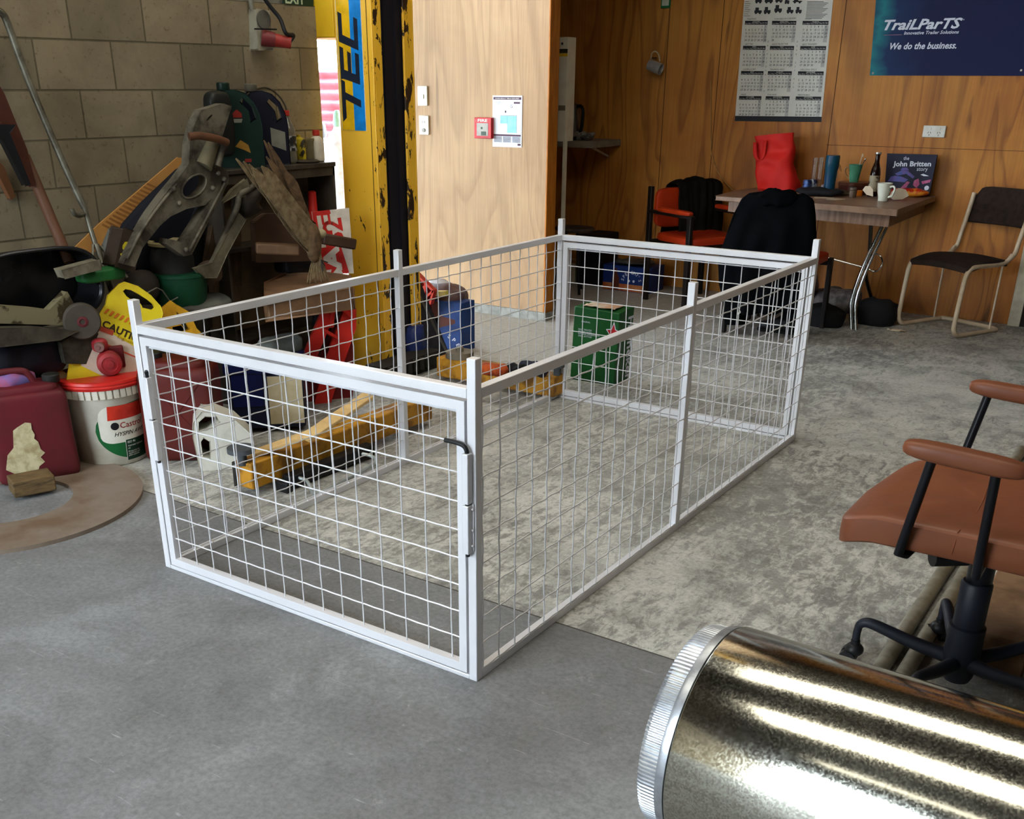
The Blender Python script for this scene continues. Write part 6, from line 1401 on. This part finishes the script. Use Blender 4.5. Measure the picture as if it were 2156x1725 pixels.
b=B(); b.plate([[gq(min(gw-.001,sx_+(.045 if k%2==0 else .021)*math.cos(PI/2+k*PI/5)*.8),-.0014,sz_+(.045 if k%2==0 else .021)*math.sin(PI/2+k*PI/5)*1.1) for k in range(10)]],uy*-.0002); b.build('red_star',M_('star_red',(180,30,36),.4),gc,smooth=0)
b=B(); b.text('Heineken',gq(gw+.001,.105,.335),(0,0,-1),ux*0+uy,size=.088,bold=.02)
b.text('HEAT TREATED\nBREWED WITH\nNATURAL INGREDIENTS\n330ML BOTTLES',gq(.03,-.001,.26),ux,(0,0,1),size=.011); b.text('ORIGINAL',gq(.045,-.001,.30),ux,(0,0,1),size=.011)
b.box(gq(.03,-.0015,.055),gq(.09,-.001,.075)) if 0 else None
b.build('carton_lettering',LW_,gc,smooth=0)
b=B(); b.grid(lambda u,v:gq(gw*(.15+.7*u),gd*(.1+.7*v),gh+.002+.012*abs(noise.noise(Vector((u*4,v*4,0))))),10,6); b.build('torn_flap',M_('brown_cardboard_inner',(170,130,100),.8,c2=(190,180,160),scale=12),gc,solid=.002)
# speight's carton beside the hoist, on end
a=Z(905,735,0);c=Z(972,735,0)
a=Vector((-.98,2.98,0)); 
sp=thing('beer_carton','blue and brown beer carton standing on end between the hoist and the plywood','carton',(-.95,2.95,0))
yv=2.80
xa=Y(894,700,yv).x; xb_=Y(970,735,yv).x; zt_=up(930,640,(xb_,yv))
B().box((xa,yv,0),(xb_,yv+.14,zt_)).build('carton_body',M_('carton_blue2',(22,64,130),.5,c2=(18,48,104)),sp,bevel=.004)
b=B(); b.box((xa+.002,yv-.001,.1),(xa+(xb_-xa)*.42,yv-.0002,zt_-.004)).plate([[Y(u,v,yv-.001) for u,v in ((914,672),(926,665),(958,674),(958,682),(926,690),(914,688))]],(0,.0006,0)).build('bottle_picture',M_('bottle_brown_print',(110,54,34),.5,c2=(150,70,40),scale=12),sp,smooth=0)
b=B(); 
for i,ch in enumerate('SPEI'):
    p=Y((942,951,960,966)[i],(710,716,725,736)[i],yv-.0012); an=math.radians(-30-18*i); b.text(ch,p,(math.cos(an),0,math.sin(an)),(-math.sin(an),0,math.cos(an)),size=.036,bold=.02)
b.build('carton_lettering',LW_,sp,smooth=0)
p=Y(933,731,yv-.0012); b=B(); b.plate([[p+Vector(((.016 if k%2==0 else .008)*math.cos(k*PI/8),0,(.016 if k%2==0 else .008)*math.sin(k*PI/8))) for k in range(16)]],(0,.0003,0)); b.build('star_mark',M_('star_orange',(214,90,50),.5),sp,smooth=0)
def lp2(name,u,v,y,sz,mat,label,cat,e=.8,j=.02,fr=14):
    c=Y(u,v,y); b=rbox(c,sz,e,28,14); b.map(lambda w_:w_+Vector((1,1,1))*j*noise.noise(w_*fr)); return b.build(name,mat,None,label=label,cat=cat,smooth=60)
lp2('rubbish_bag',934,622,2.92,(.30,.24,.14),M_('purple_grey_film',(78,66,76),.45,c2=(120,88,76),scale=9),'crumpled purple grey bag of rubbish on top of the standing blue carton','bag')
lp2('paper_cup_lid',925,602,2.95,(.2,.12,.07),M_('white_poly_sheet',(190,190,196),.5),'white plastic sheet on top of the rubbish bag','plastic film',.8,.012)
q=Y(926,618,2.79); B().bx(q,(.095,.03,.028),rz=.1,ry=-.1).build('snack_box',M_('yellow_white_box',(214,196,90),.5,c2=(214,206,180),scale=9),None,label='small yellow and white box lying on the rubbish bag',cat='box')
rr=thing('crate','orange red plastic crate corner jutting from behind the hoist column','crate',Y(895,650,2.72))
for q1,q2 in (((880,578),(880,680)),((880,578),(915,612)),((915,612),(908,640)),((880,640),(915,612)),((880,618),(900,600)),((880,660),(905,640)),((898,598),(896,640))):
    B().beam(Y(*q1,2.73),Y(*q2,2.73),.012,.03,(0,1,0)).build('crate_rib',M_('orange_red_plastic',(200,52,30),.4),rr)
B().plate([[Y(u,v,2.75) for u,v in ((874,575),(880,575),(916,612),(906,640),(895,682),(893,738),(874,738))]],(0,.02,0)).build('crate_wall',M_('deep_red_plastic',(150,24,22),.45),rr)
# dark things under the right of the table
lp2('grey_bag',1755,632,4.95,(.34,.2,.16),M_('grey_pattern_bag',(70,64,66),.7,c2=(120,112,108),scale=16),'grey patterned bag on the floor under the table','bag')
lp2('black_satchel',1735,668,4.72,(.26,.2,.17),M_('black_bag_cloth',(16,16,18),.8),'black satchel on the floor between the orange chair leg and the chrome table leg','bag')
lp2('black_rucksack',1845,660,4.95,(.26,.2,.2),M_('black_bag_cloth',(16,16,18),.8),'black rucksack on the floor right of the chrome table leg','bag')
lp2('clear_bag',1688,606,4.9,(.22,.2,.2),M_('grey_film2',(80,80,90),.4,c2=(120,118,126),scale=14),'grey translucent plastic bag under the table behind the hanging jacket','bag')
q=Z(1888,697,0); b=B().grid(lambda u,v:Vector((q.x+(u-.5)*.11,q.y+(v-.5)*.07*(1-abs(u-.5)),.003+.018*abs(noise.noise(Vector((u*3,v*3,2)))))),10,8); b.build('paper_scrap',WPp,None,solid=.001,label='small torn scrap of paper on the floor in front of the cream chair',cat='paper scrap')
# ================================================================ LEFT WALL POWER OUTLET
po=thing('power_outlet','grey industrial power outlet box with a red plug, high on the block wall','power outlet',LW(570,105,.05))
def lq(u,v,o): return LW(u,v,o)
a=lq(520,102,.0); 
Pb=[lq(541,20,.06),lq(566,24,.06),lq(574,104,.06),(lq(545,104,.06))]
B().plate([Pb],-WN*.06).build('outlet_box',M_('outlet_grey',(150,146,128),.5,c2=(130,124,106)),po,bevel=.004)
c=lq(555,41,.065); B().cyl(c-WN*.004,c+WN*.004,.038,n=28).build('switch_ring',M_('outlet_dark_grey',(88,86,78),.5),po)
c=lq(556,80,.06); px_=WN*.6+WD*.7+Vector((0,0,-.15)); px_.normalize()
B().cyl(c-px_*.01,c+px_*.05,.036,.030,24).build('socket_collar',M_('outlet_maroon',(110,40,42),.5),po)
B().cyl(c+px_*.03,c+px_*.12,.028,.024,20).build('plug',M_('plug_red',(150,44,36),.5,c2=(120,36,32)),po)
B().beam(lq(536,61,.09),lq(582,62,.09),.006,.006).build('lid_wire',BLK,po)
e=c+px_*.11
B().tube(bez([e,e+WD*.03+Vector((0,0,.03)),lq(602,70,.14),lq(590,40,.12),lq(570,15,.10),lq(556,-5,.09),lq(545,-30,.08)],6),.009,10).build('power_cable',BLACKP,po)
B().tube([lq(524,-40,.02),lq(529,10,.02),lq(531,22,.02)],.011,12).build('conduit',M_('grey_conduit',(120,118,106),.6),po)
# exit sign
ex=thing('exit_sign','dark green EXIT sign hanging left of the yellow power unit box','sign',LW(612,22,-.02))
kq_=[(596,-14),(660,-10),(660,14),(598,13)]
B().plate([[lq(u,v,-.0) for u,v in kq_]],-WN*.01).build('sign_board',M_('exit_dark_green',(26,54,40),.5,c2=(22,46,34)),ex)
b=B(); b.text('EXIT',lq(600,6,.002),WD,(0,0,1),size=.058,bold=.03,ext=0); b.build('exit_lettering',M_('exit_white_lettering',(170,186,160),.5),ex,smooth=0)
# ================================================================ light
w=bpy.data.worlds.new('sky'); bpy.context.scene.world=w; w.use_nodes=True
bg=w.node_tree.nodes['Background']; bg.inputs[0].default_value=(.80,.90,1,1); bg.inputs[1].default_value=24.0
sc=bpy.context.scene
sc.view_settings.view_transform='Standard'; sc.view_settings.look='None'; sc.view_settings.gamma=1; sc.view_settings.use_curve_mapping=False
sc.view_settings.exposure=0.18
